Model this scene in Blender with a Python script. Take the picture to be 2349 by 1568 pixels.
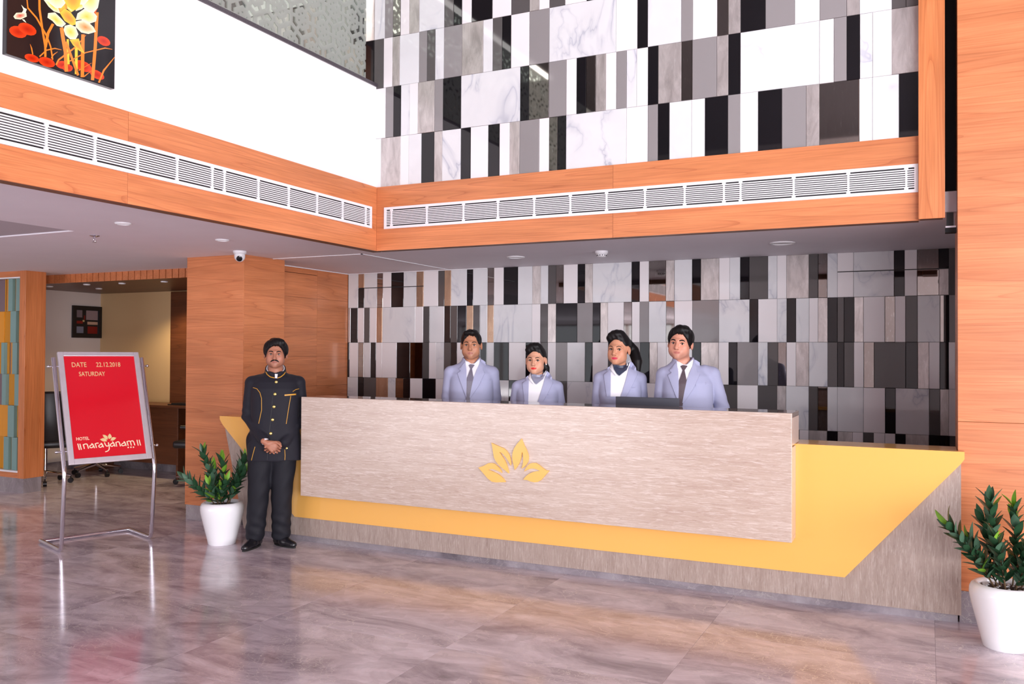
import bpy, bmesh, math, random
import numpy as np
from mathutils import Vector, Matrix, geometry

# ------------------------------------------------------------------ scene, camera, light, exposure
for o in list(bpy.data.objects):
    bpy.data.objects.remove(o)
SC = bpy.context.scene
COL = SC.collection
random.seed(7)
PI = math.pi
F_PX = 1975.27                                   # focal length for a 2349 px wide frame
YAW, PITCH, ROLL = [math.radians(a) for a in (25.7828, 0.7714, 0.3109)]
cam_d = bpy.data.cameras.new('camera')
cam_d.sensor_fit = 'HORIZONTAL'
cam_d.sensor_width = 36.0
cam_d.lens = F_PX * 36.0 / 2349.0
cam_d.clip_start = 0.05
cam = bpy.data.objects.new('camera', cam_d)
COL.objects.link(cam)
_c, _s = math.cos(YAW), math.sin(YAW)
_M = np.array([[_c, _s, 0], [0, 0, 1], [-_s, _c, 0]])
_P = np.array([[1, 0, 0], [0, math.cos(PITCH), -math.sin(PITCH)], [0, math.sin(PITCH), math.cos(PITCH)]])
_Q = np.array([[math.cos(ROLL), math.sin(ROLL), 0], [-math.sin(ROLL), math.cos(ROLL), 0], [0, 0, 1]])
_R = _Q @ _P @ _M
cam.matrix_world = Matrix(((_R[0][0], _R[1][0], -_R[2][0], 0), (_R[0][1], _R[1][1], -_R[2][1], 0),
                           (_R[0][2], _R[1][2], -_R[2][2], 1.60), (0, 0, 0, 1)))
SC.camera = cam
SC.view_settings.view_transform = 'Standard'
SC.view_settings.look = 'None'
SC.view_settings.exposure = -0.06
SC.view_settings.gamma = 1.0
SC.view_settings.use_curve_mapping = False

W = bpy.data.worlds.new('daylight')
SC.world = W
W.use_nodes = True
_bg = W.node_tree.nodes['Background']
_bg.inputs[0].default_value = (0.86, 0.92, 1.0, 1)
_bg.inputs[1].default_value = 1.2

def area_light(name, loc, rot, sx, sy, power, color, spread=180):
    d = bpy.data.lights.new(name, 'AREA')
    d.shape = 'RECTANGLE'; d.size = sx; d.size_y = sy
    d.energy = power; d.color = color; d.spread = math.radians(spread)
    o = bpy.data.objects.new(name, d)
    COL.objects.link(o)
    o.location = loc; o.rotation_euler = rot
    return o
# daylight through the glazed right side of the lobby and through the entrance front behind the camera
area_light('daylight_right_glazing', (9.75, -0.6, 1.95), (0, math.radians(90), 0), 3.4, 9.0, 1320, (0.97, 0.95, 1.0))
area_light('daylight_entrance_glazing', (6.0, -5.75, 1.9), (math.radians(90), 0, 0), 6.8, 3.4, 950, (0.95, 0.945, 1.0))
# upward fill added by the entrance front to brighten the soffit
area_light('soffit_fill', (6.0, -5.8, 0.35), (math.radians(138), 0, 0), 6.8, 1.0, 420, (0.97, 0.95, 1.0))
# level and upward fills added at the far left to lift the soffit
area_light('left_soffit_fill', (-8.6, -5.75, 1.25), (math.radians(90), 0, 0), 7.4, 2.2, 40, (0.97, 0.95, 1.0))
area_light('left_soffit_fill_up', (-8.6, -5.6, 0.3), (math.radians(140), 0, 0), 7.4, 0.9, 260, (1.0, 0.96, 0.99))

# ------------------------------------------------------------------ helpers
def S(r, g, b):
    f = lambda c: (c / 255 / 12.92) if c / 255 <= 0.04045 else ((c / 255 + 0.055) / 1.055) ** 2.4
    return (f(r), f(g), f(b), 1.0)

class MB:
    """collects geometry and links it as ONE mesh object"""
    def __init__(self):
        self.v, self.f, self.mi = [], [], []
        self.cur = 0
    def add(self, vs, fs):
        n = len(self.v)
        self.v += [tuple(map(float, p)) for p in vs]
        for f in fs:
            self.f.append([i + n for i in f]); self.mi.append(self.cur)
    def box(self, x0, x1, y0, y1, z0, z1):
        self.add([(x0, y0, z0), (x1, y0, z0), (x1, y1, z0), (x0, y1, z0), (x0, y0, z1), (x1, y0, z1), (x1, y1, z1), (x0, y1, z1)],
                 [(3, 2, 1, 0), (4, 5, 6, 7), (0, 1, 5, 4), (1, 2, 6, 5), (2, 3, 7, 6), (3, 0, 4, 7)])
        return self
    def cbox(self, x0, x1, y0, y1, z0, z1, c):
        """box with chamfered edges (all 12)"""
        X = (x0, x0 + c, x1 - c, x1); Y = (y0, y0 + c, y1 - c, y1); Z = (z0, z0 + c, z1 - c, z1)
        bm = bmesh.new()
        r = bmesh.ops.create_cube(bm, size=1)
        for v in r['verts']:
            v.co = ((x0 + x1) / 2 + v.co.x * (x1 - x0), (y0 + y1) / 2 + v.co.y * (y1 - y0), (z0 + z1) / 2 + v.co.z * (z1 - z0))
        bmesh.ops.bevel(bm, geom=bm.edges[:], offset=c, segments=2, affect='EDGES', profile=0.5)
        bm.verts.index_update()
        self.add([v.co[:] for v in bm.verts], [[v.index for v in f.verts] for f in bm.faces])
        bm.free()
        return self
    def prism(self, poly, a0, a1, axis='y'):
        """extrude a 2-D polygon ((x,z) for axis y, (y,z) for x, (x,y) for z)"""
        n = len(poly)
        def P(p, a):
            return (p[0], a, p[1]) if axis == 'y' else ((a, p[0], p[1]) if axis == 'x' else (p[0], p[1], a))
        vs = [P(p, a0) for p in poly] + [P(p, a1) for p in poly]
        tris = geometry.tessellate_polygon([[Vector((p[0], p[1], 0)) for p in poly]])
        area = sum(poly[i][0] * poly[(i + 1) % n][1] - poly[(i + 1) % n][0] * poly[i][1] for i in range(n))
        fl = (area > 0) == (axis in ('y',))          # front cap looks towards -axis
        fs = []
        for t in tris:
            t = list(t)
            a = sum(poly[t[i]][0] * poly[t[(i + 1) % 3]][1] - poly[t[(i + 1) % 3]][0] * poly[t[i]][1] for i in range(3))
            if a < 0: t = t[::-1]
            fs.append(t); fs.append([i + n for i in t[::-1]])
        for i in range(n):
            j = (i + 1) % n
            fs.append((i, j, j + n, i + n))
        self.add(vs, fs)
        return self
    def tube(self, pts, r, n=10, cap=True):
        pts = [Vector(p) for p in pts]
        rs = r if isinstance(r, (list, tuple)) else [r] * len(pts)
        vs, fs = [], []
        up = Vector((0, 0, 1))
        prev = None
        for i, p in enumerate(pts):
            t = (pts[min(i + 1, len(pts) - 1)] - pts[max(i - 1, 0)]).normalized()
            if prev is None:
                a = t.cross(up)
                if a.length < 1e-3: a = t.cross(Vector((1, 0, 0)))
                a.normalize()
            else:
                a = prev - t * prev.dot(t)
                a.normalize()
            prev = a
            b = t.cross(a)
            for k in range(n):
                an = 2 * PI * k / n
                vs.append(p + (a * math.cos(an) + b * math.sin(an)) * rs[i])
        for i in range(len(pts) - 1):
            for k in range(n):
                k2 = (k + 1) % n
                fs.append((i * n + k, i * n + k2, (i + 1) * n + k2, (i + 1) * n + k))
        if cap:
            fs.append(list(range(n))[::-1]); fs.append([(len(pts) - 1) * n + k for k in range(n)])
        self.add(vs, fs)
        return self
    def lathe(self, prof, cx=0, cy=0, n=40):
        vs, fs = [], []
        m = len(prof)
        for (r, z) in prof:
            for k in range(n):
                a = 2 * PI * k / n
                vs.append((cx + r * math.cos(a), cy + r * math.sin(a), z))
        for i in range(m - 1):
            for k in range(n):
                k2 = (k + 1) % n
                fs.append((i * n + k, i * n + k2, (i + 1) * n + k2, (i + 1) * n + k))
        fs.append(list(range(n))[::-1]); fs.append([(m - 1) * n + k for k in range(n)])
        self.add(vs, fs)
        return self
    def xform(self, fn, start=0):
        self.v[start:] = [tuple(fn(p)) for p in self.v[start:]]
        return self
    def mesh(self, name, mats, smooth=None, recalc=True):
        me = bpy.data.meshes.new(name)
        me.from_pydata(self.v, [], self.f)
        for m in (mats if isinstance(mats, (list, tuple)) else [mats]):
            me.materials.append(m)
        if max(self.mi, default=0) > 0:
            me.polygons.foreach_set('material_index', self.mi)
        if recalc:
            bm = bmesh.new(); bm.from_mesh(me)
            bmesh.ops.recalc_face_normals(bm, faces=bm.faces)
            bm.to_mesh(me); bm.free()
        if smooth is not None:
            me.polygons.foreach_set('use_smooth', [True] * len(me.polygons))
            me.set_sharp_from_angle(angle=math.radians(smooth))
        me.update()
        return me
    def build(self, name, mats, parent=None, smooth=None, loc=None, recalc=True):
        return link(name, self.mesh(name, mats, smooth, recalc), parent, loc)

def link(name, me, parent=None, loc=None):
    o = bpy.data.objects.new(name, me)
    COL.objects.link(o)
    if parent is not None: o.parent = parent
    if loc is not None: o.location = loc
    return o
def tag(o, label=None, cat=None, group=None, kind=None):
    if label: o['label'] = label
    if cat: o['category'] = cat
    if group: o['group'] = group
    if kind: o['kind'] = kind
    return o
def thing(name, label, cat, loc=(0, 0, 0), rz=0.0, group=None, scale=1.0):
    o = bpy.data.objects.new(name, None)
    COL.objects.link(o)
    o.empty_display_size = 0.1
    o.location = loc; o.rotation_euler = (0, 0, rz); o.scale = (scale,) * 3
    return tag(o, label, cat, group)
def struct(name, mb, mats, smooth=None, label=None):
    o = mb.build(name, mats, None, smooth)
    return tag(o, label, None, None, 'structure')
def copy_tree(o, parent=None):
    c = o.copy(); COL.objects.link(c)
    if parent is not None: c.parent = parent
    for ch in list(o.children):
        copy_tree(ch, c)
    return c

# ------------------------------------------------------------------ materials
def nmat(name):
    m = bpy.data.materials.new(name)
    m.use_nodes = True
    nt = m.node_tree
    return m, nt, nt.nodes['Principled BSDF']
def N(nt, t, **kw):
    n = nt.nodes.new(t)
    for k, v in kw.items(): setattr(n, k, v)
    return n
def plain(name, col, rough=0.5, metal=0.0, spec=0.5, coat=0.0, noise=0.0, nscale=40.0, bump=0.0, sheen=0.0):
    m, nt, p = nmat(name)
    p.inputs['Base Color'].default_value = col
    p.inputs['Roughness'].default_value = rough
    p.inputs['Metallic'].default_value = metal
    p.inputs['Specular IOR Level'].default_value = spec
    p.inputs['Coat Weight'].default_value = coat
    p.inputs['Coat Roughness'].default_value = 0.03
    if sheen: p.inputs['Sheen Weight'].default_value = sheen
    if noise or bump:
        tc = N(nt, 'ShaderNodeTexCoord')
        nz = N(nt, 'ShaderNodeTexNoise'); nz.inputs['Scale'].default_value = nscale; nz.inputs['Detail'].default_value = 4
        nt.links.new(tc.outputs['Object'], nz.inputs['Vector'])
        if noise:
            mx = N(nt, 'ShaderNodeMix', data_type='RGBA', blend_type='MULTIPLY')
            mx.inputs['Factor'].default_value = 1.0
            cr = N(nt, 'ShaderNodeValToRGB')
            cr.color_ramp.elements[0].position = 0.3; cr.color_ramp.elements[1].position = 0.7
            cr.color_ramp.elements[0].color = (1 - noise,) * 3 + (1,); cr.color_ramp.elements[1].color = (1, 1, 1, 1)
            nt.links.new(nz.outputs['Fac'], cr.inputs['Fac'])
            mx.inputs['A'].default_value = col
            nt.links.new(cr.outputs['Color'], mx.inputs['B'])
            nt.links.new(mx.outputs['Result'], p.inputs['Base Color'])
        if bump:
            b = N(nt, 'ShaderNodeBump'); b.inputs['Strength'].default_value = bump; b.inputs['Distance'].default_value = 0.002
            nt.links.new(nz.outputs['Fac'], b.inputs['Height']); nt.links.new(b.outputs['Normal'], p.inputs['Normal'])
    return m

def wood(name, light, mid, dark, grain='x', rough=0.35, fig=1.0, coat=0.15):
    """veneer: long stretched grain with cathedral figure; grain = the direction the fibres run in"""
    m, nt, p = nmat(name)
    tc = N(nt, 'ShaderNodeTexCoord')
    oi = N(nt, 'ShaderNodeObjectInfo')
    off = N(nt, 'ShaderNodeVectorMath', operation='SCALE'); off.inputs['Scale'].default_value = 37.0
    cb = N(nt, 'ShaderNodeCombineXYZ')
    for i in range(3): nt.links.new(oi.outputs['Random'], cb.inputs[i])
    nt.links.new(cb.outputs[0], off.inputs[0])
    ad = N(nt, 'ShaderNodeVectorMath', operation='ADD')
    nt.links.new(tc.outputs['Object'], ad.inputs[0]); nt.links.new(off.outputs[0], ad.inputs[1])
    def mapped(along, across):
        mp = N(nt, 'ShaderNodeMapping')
        sc = {'x': (along, across, across), 'y': (across, along, across), 'z': (across, across, along)}[grain]
        mp.inputs['Scale'].default_value = sc
        nt.links.new(ad.outputs[0], mp.inputs['Vector'])
        return mp
    big = N(nt, 'ShaderNodeTexNoise'); big.inputs['Scale'].default_value = 1.0; big.inputs['Detail'].default_value = 2.0
    nt.links.new(mapped(0.14, 3.4).outputs[0], big.inputs['Vector'])
    rings = N(nt, 'ShaderNodeMath', operation='MULTIPLY'); rings.inputs[1].default_value = 34.0 * fig
    nt.links.new(big.outputs['Fac'], rings.inputs[0])
    sn = N(nt, 'ShaderNodeMath', operation='FRACT'); nt.links.new(rings.outputs[0], sn.inputs[0])
    fine = N(nt, 'ShaderNodeTexNoise'); fine.inputs['Scale'].default_value = 1.0; fine.inputs['Detail'].default_value = 5.0
    nt.links.new(mapped(4.0, 120.0).outputs[0], fine.inputs['Vector'])
    tone = N(nt, 'ShaderNodeTexNoise'); tone.inputs['Scale'].default_value = 1.0; tone.inputs['Detail'].default_value = 3.0
    nt.links.new(mapped(0.8, 9.0).outputs[0], tone.inputs['Vector'])
    cr = N(nt, 'ShaderNodeValToRGB')
    e = cr.color_ramp.elements
    e[0].position = 0.0; e[0].color = dark
    e[1].position = 0.12; e[1].color = mid
    x = e.new(0.85); x.color = light
    x = e.new(1.0); x.color = mid
    nt.links.new(sn.outputs[0], cr.inputs['Fac'])
    mx = N(nt, 'ShaderNodeMix', data_type='RGBA'); mx.inputs['Factor'].default_value = 0.50
    mx.inputs['A'].default_value = mid
    nt.links.new(cr.outputs['Color'], mx.inputs['B'])
    r2 = N(nt, 'ShaderNodeValToRGB')
    r2.color_ramp.elements[0].position = 0.30; r2.color_ramp.elements[1].position = 0.70
    r2.color_ramp.elements[0].color = (0.80, 0.76, 0.70, 1); r2.color_ramp.elements[1].color = (1.06, 1.05, 1.03, 1)
    nt.links.new(tone.outputs['Fac'], r2.inputs['Fac'])
    m2 = N(nt, 'ShaderNodeMix', data_type='RGBA', blend_type='MULTIPLY'); m2.inputs['Factor'].default_value = 1.0
    nt.links.new(mx.outputs['Result'], m2.inputs['A']); nt.links.new(r2.outputs['Color'], m2.inputs['B'])
    r3 = N(nt, 'ShaderNodeValToRGB')
    r3.color_ramp.elements[0].position = 0.35; r3.color_ramp.elements[1].position = 0.62
    r3.color_ramp.elements[0].color = (0.84, 0.80, 0.76, 1); r3.color_ramp.elements[1].color = (1, 1, 1, 1)
    nt.links.new(fine.outputs['Fac'], r3.inputs['Fac'])
    m3 = N(nt, 'ShaderNodeMix', data_type='RGBA', blend_type='MULTIPLY'); m3.inputs['Factor'].default_value = 0.8
    nt.links.new(m2.outputs['Result'], m3.inputs['A']); nt.links.new(r3.outputs['Color'], m3.inputs['B'])
    nt.links.new(m3.outputs['Result'], p.inputs['Base Color'])
    p.inputs['Roughness'].default_value = rough
    p.inputs['Coat Weight'].default_value = coat; p.inputs['Coat Roughness'].default_value = 0.18
    return m

def obj_random_vec(nt, k=61.0):
    tc = N(nt, 'ShaderNodeTexCoord'); oi = N(nt, 'ShaderNodeObjectInfo')
    cb = N(nt, 'ShaderNodeCombineXYZ')
    for i, s in enumerate((1.0, 1.7, 0.6)):
        mu = N(nt, 'ShaderNodeMath', operation='MULTIPLY'); mu.inputs[1].default_value = k * s
        nt.links.new(oi.outputs['Random'], mu.inputs[0]); nt.links.new(mu.outputs[0], cb.inputs[i])
    ad = N(nt, 'ShaderNodeVectorMath', operation='ADD')
    nt.links.new(tc.outputs['Object'], ad.inputs[0]); nt.links.new(cb.outputs[0], ad.inputs[1])
    return ad.outputs[0]

def ramp(nt, fac, stops):
    cr = N(nt, 'ShaderNodeValToRGB')
    e = cr.color_ramp.elements
    e[0].position, e[0].color = stops[0]
    e[1].position, e[1].color = stops[-1]
    for pos, c in stops[1:-1]:
        x = e.new(pos); x.color = c
    nt.links.new(fac, cr.inputs['Fac'])
    return cr.outputs['Color']
def mixc(nt, fac, a, b, mode='MIX'):
    mx = N(nt, 'ShaderNodeMix', data_type='RGBA', blend_type=mode)
    for s, v in (('Factor', fac), ('A', a), ('B', b)):
        if isinstance(v, (int, float, tuple)): mx.inputs[s].default_value = v
        else: nt.links.new(v, mx.inputs[s])
    return mx.outputs['Result']
def noise(nt, vec, scale, detail=4, rough=0.5, dist=0.0, sc=None):
    if sc:
        mp = N(nt, 'ShaderNodeMapping'); mp.inputs['Scale'].default_value = sc
        nt.links.new(vec, mp.inputs['Vector']); vec = mp.outputs[0]
    n = N(nt, 'ShaderNodeTexNoise')
    n.inputs['Scale'].default_value = scale; n.inputs['Detail'].default_value = detail
    n.inputs['Roughness'].default_value = rough; n.inputs['Distortion'].default_value = dist
    nt.links.new(vec, n.inputs['Vector'])
    return n.outputs['Fac']
def g1(v): return (v, v, v, 1)

def floor_marble(name, rough=0.125, k=1.0):
    m, nt, p = nmat(name)
    v = obj_random_vec(nt)
    cloud = noise(nt, v, 1.5, 7, 0.68, 0.8, (1, 2.4, 1))
    base = ramp(nt, cloud, [(0.30, S(150, 137, 147)), (0.44, S(196, 183, 193)), (0.56, S(224, 212, 221)), (0.68, S(242, 233, 242))])
    warm = noise(nt, v, 0.8, 3, 0.5, 0.8)
    base = mixc(nt, ramp(nt, warm, [(0.52, g1(0)), (0.72, g1(0.22))]), base, S(220, 198, 182))
    # brecciated cells with pale veins
    dist = N(nt, 'ShaderNodeTexNoise'); dist.inputs['Scale'].default_value = 4.5; dist.inputs['Detail'].default_value = 6
    nt.links.new(v, dist.inputs['Vector'])
    wv = N(nt, 'ShaderNodeVectorMath', operation='MULTIPLY_ADD')
    wv.inputs[1].default_value = (0.22, 0.22, 0.22)
    nt.links.new(dist.outputs['Color'], wv.inputs[0]); nt.links.new(v, wv.inputs[2])
    def cells(scale, sy):
        mp = N(nt, 'ShaderNodeMapping'); mp.inputs['Scale'].default_value = (1, sy, 1)
        nt.links.new(wv.outputs[0], mp.inputs['Vector'])
        vo = N(nt, 'ShaderNodeTexVoronoi', feature='DISTANCE_TO_EDGE'); vo.inputs['Scale'].default_value = scale
        vc = N(nt, 'ShaderNodeTexVoronoi'); vc.inputs['Scale'].default_value = scale
        nt.links.new(mp.outputs[0], vo.inputs['Vector']); nt.links.new(mp.outputs[0], vc.inputs['Vector'])
        return vo.outputs['Distance'], vc.outputs['Color']
    e1, c1 = cells(8.0, 1.6)
    e2, c2 = cells(22.0, 1.5)
    bw = N(nt, 'ShaderNodeRGBToBW'); nt.links.new(c1, bw.inputs[0])
    base = mixc(nt, 0.55, base, ramp(nt, bw.outputs[0], [(0.2, g1(0.80)), (0.8, g1(1.08))]), 'MULTIPLY')
    mask = ramp(nt, noise(nt, v, 1.7, 3, 0.6, 0.5), [(0.47, g1(0)), (0.62, g1(1))])
    vein1 = ramp(nt, e1, [(0.0, g1(0.9)), (0.016, g1(0.0))])
    vein2 = ramp(nt, e2, [(0.0, g1(0.85)), (0.035, g1(0.0))])
    vm1 = mixc(nt, 1.0, vein1, ramp(nt, noise(nt, v, 2.3, 2), [(0.48, g1(0)), (0.62, g1(1))]), 'MULTIPLY')
    vm2 = mixc(nt, 1.0, vein2, mask, 'MULTIPLY')
    base = mixc(nt, vm1, base, S(246, 237, 233))
    base = mixc(nt, vm2, base, S(246, 238, 233))
    if k != 1.0: base = mixc(nt, 1.0, base, g1(k), 'MULTIPLY')
    nt.links.new(base, p.inputs['Base Color'])
    p.inputs['Roughness'].default_value = rough
    p.inputs['Specular IOR Level'].default_value = 0.6
    return m

def white_marble(name, a=(238, 238, 240), vein=(168, 172, 190), rough=0.06, amt=0.8):
    m, nt, p = nmat(name)
    v = obj_random_vec(nt)
    w = noise(nt, v, 1.5, 4, 0.5, 0.9, (1.6, 1, 0.9))
    band = N(nt, 'ShaderNodeMath', operation='SUBTRACT'); band.inputs[1].default_value = 0.5
    nt.links.new(w, band.inputs[0])
    ab = N(nt, 'ShaderNodeMath', operation='ABSOLUTE'); nt.links.new(band.outputs[0], ab.inputs[0])
    line = ramp(nt, ab.outputs[0], [(0.0, g1(amt * 0.8)), (0.008, g1(amt * 0.35)), (0.045, g1(0.0))])
    msk = ramp(nt, noise(nt, v, 2.2, 2), [(0.42, g1(0.05)), (0.62, g1(1))])
    fac = mixc(nt, 1.0, line, msk, 'MULTIPLY')
    col = mixc(nt, fac, S(*a), S(*vein))
    cl = ramp(nt, noise(nt, v, 5, 4), [(0.3, g1(0.94)), (0.7, g1(1.0))])
    nt.links.new(mixc(nt, 1.0, col, cl, 'MULTIPLY'), p.inputs['Base Color'])
    p.inputs['Roughness'].default_value = rough
    p.inputs['Specular IOR Level'].default_value = 0.5
    return m

def travertine(name, cols, along, rough=0.25, stretch=9.0):
    m, nt, p = nmat(name)
    v = obj_random_vec(nt)
    lo, hi = 1.0, stretch
    sc = {'x': (lo, hi, hi), 'z': (hi, hi, lo)}[along]
    a = noise(nt, v, 2.0, 8, 0.62, 0.6, sc)
    b = noise(nt, v, 10.0, 8, 0.7, 0.8, sc)
    c = noise(nt, v, 20.0, 5, 0.7, 0.5, tuple(x * 0.6 for x in sc))
    base = ramp(nt, a, [(0.3, S(*cols[0])), (0.5, S(*cols[1])), (0.68, S(*cols[2]))])
    base = mixc(nt, ramp(nt, b, [(0.50, g1(0)), (0.62, g1(0.62))]), base, S(*cols[3]))
    base = mixc(nt, ramp(nt, c, [(0.32, g1(0.6)), (0.46, g1(0))]), base, S(*cols[4]))
    nt.links.new(base, p.inputs['Base Color'])
    p.inputs['Roughness'].default_value = rough
    p.inputs['Specular IOR Level'].default_value = 0.5
    return m

def leaf_metal(name, c0, c1, rough=0.3, metal=0.75):
    m, nt, p = nmat(name)
    v = obj_random_vec(nt)
    n1 = noise(nt, v, 9, 6, 0.65, 0.6, (1.6, 1, 0.5))
    n2 = noise(nt, v, 60, 4, 0.6, 0.0, (2.0, 1, 0.25))
    base = ramp(nt, n1, [(0.3, c0), (0.7, c1)])
    base = mixc(nt, ramp(nt, n2, [(0.62, g1(0)), (0.75, g1(0.5))]), base, g1(0.85))
    nt.links.new(base, p.inputs['Base Color'])
    p.inputs['Metallic'].default_value = metal
    p.inputs['Roughness'].default_value = rough
    return m

def vcol_mat(name, rough=0.5, spec=0.4, attr='tint', sub=0.0, noise_amt=0.0):
    m, nt, p = nmat(name)
    a = N(nt, 'ShaderNodeAttribute', attribute_name=attr)
    nt.links.new(a.outputs['Color'], p.inputs['Base Color'])
    p.inputs['Roughness'].default_value = rough
    p.inputs['Specular IOR Level'].default_value = spec
    if sub:
        p.inputs['Subsurface Weight'].default_value = sub
        p.inputs['Subsurface Radius'].default_value = (0.012, 0.005, 0.003)
        p.inputs['Subsurface Scale'].default_value = 0.5
    return m

M = {}
M['beam'] = wood('teak_veneer', S(231, 149, 97), S(219, 137, 90), S(180, 97, 58), 'x', 0.34)
M['beam_y'] = wood('teak_veneer_cross', S(231, 149, 97), S(219, 137, 90), S(180, 97, 58), 'y', 0.34)
M['beam_z'] = wood('teak_veneer_upright', S(226, 146, 94), S(214, 130, 78), S(174, 92, 50), 'z', 0.34)
M['panel'] = wood('teak_panel_veneer', S(224, 146, 98), S(214, 132, 84), S(184, 104, 62), 'x', 0.4, 0.7)
M['panel_y'] = wood('teak_panel_veneer_side', S(224, 144, 96), S(212, 130, 82), S(182, 102, 60), 'y', 0.4, 0.7)
M['dkwood'] = wood('dark_teak', S(120, 72, 44), S(104, 60, 36), S(72, 40, 24), 'x', 0.45)
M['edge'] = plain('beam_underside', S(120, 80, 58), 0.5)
M['floor'] = floor_marble('grey_brown_marble')
M['stone'] = floor_marble('skirting_marble', 0.25, 0.44)
M['trav_end'] = plain('travertine_polished_edge', S(206, 184, 172), 0.25, noise=0.08, nscale=30)
M['ceil'] = plain('ceiling_paint', S(246, 241, 248), 0.7, noise=0.03, nscale=3)
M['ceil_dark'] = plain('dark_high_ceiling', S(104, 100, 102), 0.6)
M['wall'] = plain('white_wall_paint', S(240, 239, 240), 0.6)
M['cream'] = plain('office_wall_paint', S(222, 210, 204), 0.65, noise=0.03, nscale=2)
M['office_lamplit'] = plain('office_wall_lamplit', S(226, 194, 146), 0.65)  # warm lamp light on the back wall put into its colour
M['grout'] = plain('tile_backing', S(58, 56, 58), 0.7)
M['W'] = plain('white_glass', S(243, 238, 240), 0.05, spec=0.45, noise=0.015, nscale=2)
M['M'] = white_marble('printed_marble_glass', (232, 232, 235), (150, 155, 178))
M['K'] = plain('black_glass', S(22, 20, 24), 0.03, spec=0.55)
M['G'] = plain('grey_glass', S(148, 143, 144), 0.06, spec=0.45)
M['D'] = plain('dark_grey_glass', S(92, 88, 88), 0.05, spec=0.5)
M['S'] = leaf_metal('silver_leaf_glass', S(176, 168, 166), S(222, 214, 212), 0.32, 0.55)
M['P'] = leaf_metal('champagne_leaf_glass', S(170, 140, 118), S(196, 164, 138), 0.28, 0.6)
M['R'] = leaf_metal('grey_mirror', S(150, 144, 140), S(158, 152, 148), 0.03, 1.0)
M['trav'] = travertine('travertine_vein_cut', ((188, 164, 150), (197, 175, 161), (204, 184, 171), (226, 212, 204), (166, 138, 122)), 'x', 0.22, 11.0)
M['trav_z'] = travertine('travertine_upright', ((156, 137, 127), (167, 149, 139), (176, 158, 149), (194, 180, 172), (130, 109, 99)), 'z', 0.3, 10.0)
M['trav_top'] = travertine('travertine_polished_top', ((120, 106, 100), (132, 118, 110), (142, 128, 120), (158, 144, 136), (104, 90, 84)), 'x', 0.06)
M['yellow'] = plain('yellow_acrylic', S(246, 186, 98), 0.12, spec=0.5)
M['logo'] = plain('yellow_logo_acrylic', S(244, 190, 96), 0.3)
M['vent'] = plain('white_powder_coat', S(238, 236, 240), 0.35)
M['black'] = plain('black_void', S(14, 14, 18), 0.7)
M['chrome'] = plain('polished_steel', S(215, 212, 220), 0.08, metal=1.0)
M['brushed'] = plain('brushed_steel', S(222, 216, 224), 0.34, metal=0.7, noise=0.1, nscale=12)
M['red'] = plain('red_felt_board', S(208, 20, 38), 0.14, spec=0.5)
M['gold'] = plain('brass_letters', S(240, 212, 156), 0.35, metal=0.3)
M['cream_letter'] = plain('cream_letters', S(246, 232, 200), 0.4)
M['pot'] = plain('white_glazed_pot', S(244, 243, 246), 0.08, spec=0.5)
M['soil'] = plain('dark_soil', S(44, 40, 40), 0.9, noise=0.5, nscale=60, bump=0.6)
M['pebble'] = plain('white_pebble', S(206, 204, 206), 0.5)
M['stem'] = plain('plant_stem', S(92, 70, 46), 0.7)
M['leaf'] = plain('dark_green_leaf', S(46, 82, 54), 0.36, spec=0.4, noise=0.25, nscale=30)
M['leaf2'] = plain('blue_green_leaf', S(80, 114, 90), 0.4, spec=0.4, noise=0.25, nscale=30)
M['leaf3'] = plain('fresh_green_leaf', S(126, 178, 58), 0.4, spec=0.35, noise=0.2, nscale=30)
M['print'] = vcol_mat('flower_print', 0.06, 0.5)
M['frame_black'] = plain('black_lacquer', S(24, 20, 24), 0.08)
M['white_plastic'] = plain('white_plastic', S(236, 234, 238), 0.3)
M['lens'] = plain('black_lens', S(10, 10, 12), 0.05)
M['granite'] = plain('speckled_granite', S(92, 84, 92), 0.3, noise=0.75, nscale=160)
M['teal'] = plain('teal_laminate', S(126, 160, 156), 0.2)
M['amber'] = plain('amber_laminate', S(226, 150, 38), 0.25)
M['mustard'] = plain('mustard_laminate', S(206, 138, 10), 0.25)
M['mauve'] = plain('mauve_laminate', S(126, 104, 110), 0.3)
M['office_black'] = plain('black_leather', S(24, 23, 28), 0.4)
M['laptop'] = plain('grey_laptop_lid', S(62, 63, 74), 0.5)
M['grooves'] = plain('panel_joint', S(110, 60, 34), 0.8)
# ------------------------------------------------------------------ floor: marble slabs
ZS = 2.505                                       # soffit height
bed = struct('floor', MB().box(-13.5, 10.1, -6.2, 8.7, -0.12, -0.006), M['stone'])
slab_mesh = MB()
_g = 0.0006
def slab(x0, x1, y0, y1, name='slab'):
    b = MB()
    c = 0.0006
    x0 += _g; x1 -= _g; y0 += _g; y1 -= _g
    b.add([(x0, y0, -0.006), (x1, y0, -0.006), (x1, y1, -0.006), (x0, y1, -0.006), (x0, y0, -c), (x1, y0, -c), (x1, y1, -c), (x0, y1, -c),
           (x0 + c, y0 + c, 0), (x1 - c, y0 + c, 0), (x1 - c, y1 - c, 0), (x0 + c, y1 - c, 0)],
          [(0, 1, 5, 4), (1, 2, 6, 5), (2, 3, 7, 6), (3, 0, 4, 7), (4, 5, 9, 8), (5, 6, 10, 9), (6, 7, 11, 10), (7, 4, 8, 11), (8, 9, 10, 11), (3, 2, 1, 0)])
    return b.build(name, M['floor'], bed)
for ix in range(-8, 4):
    for iy in range(-2, 5):
        slab(-2.365 + ix * 1.2, -2.365 + (ix + 1) * 1.2, 4.08 + iy * 0.9, 4.08 + (iy + 1) * 0.9)
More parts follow.
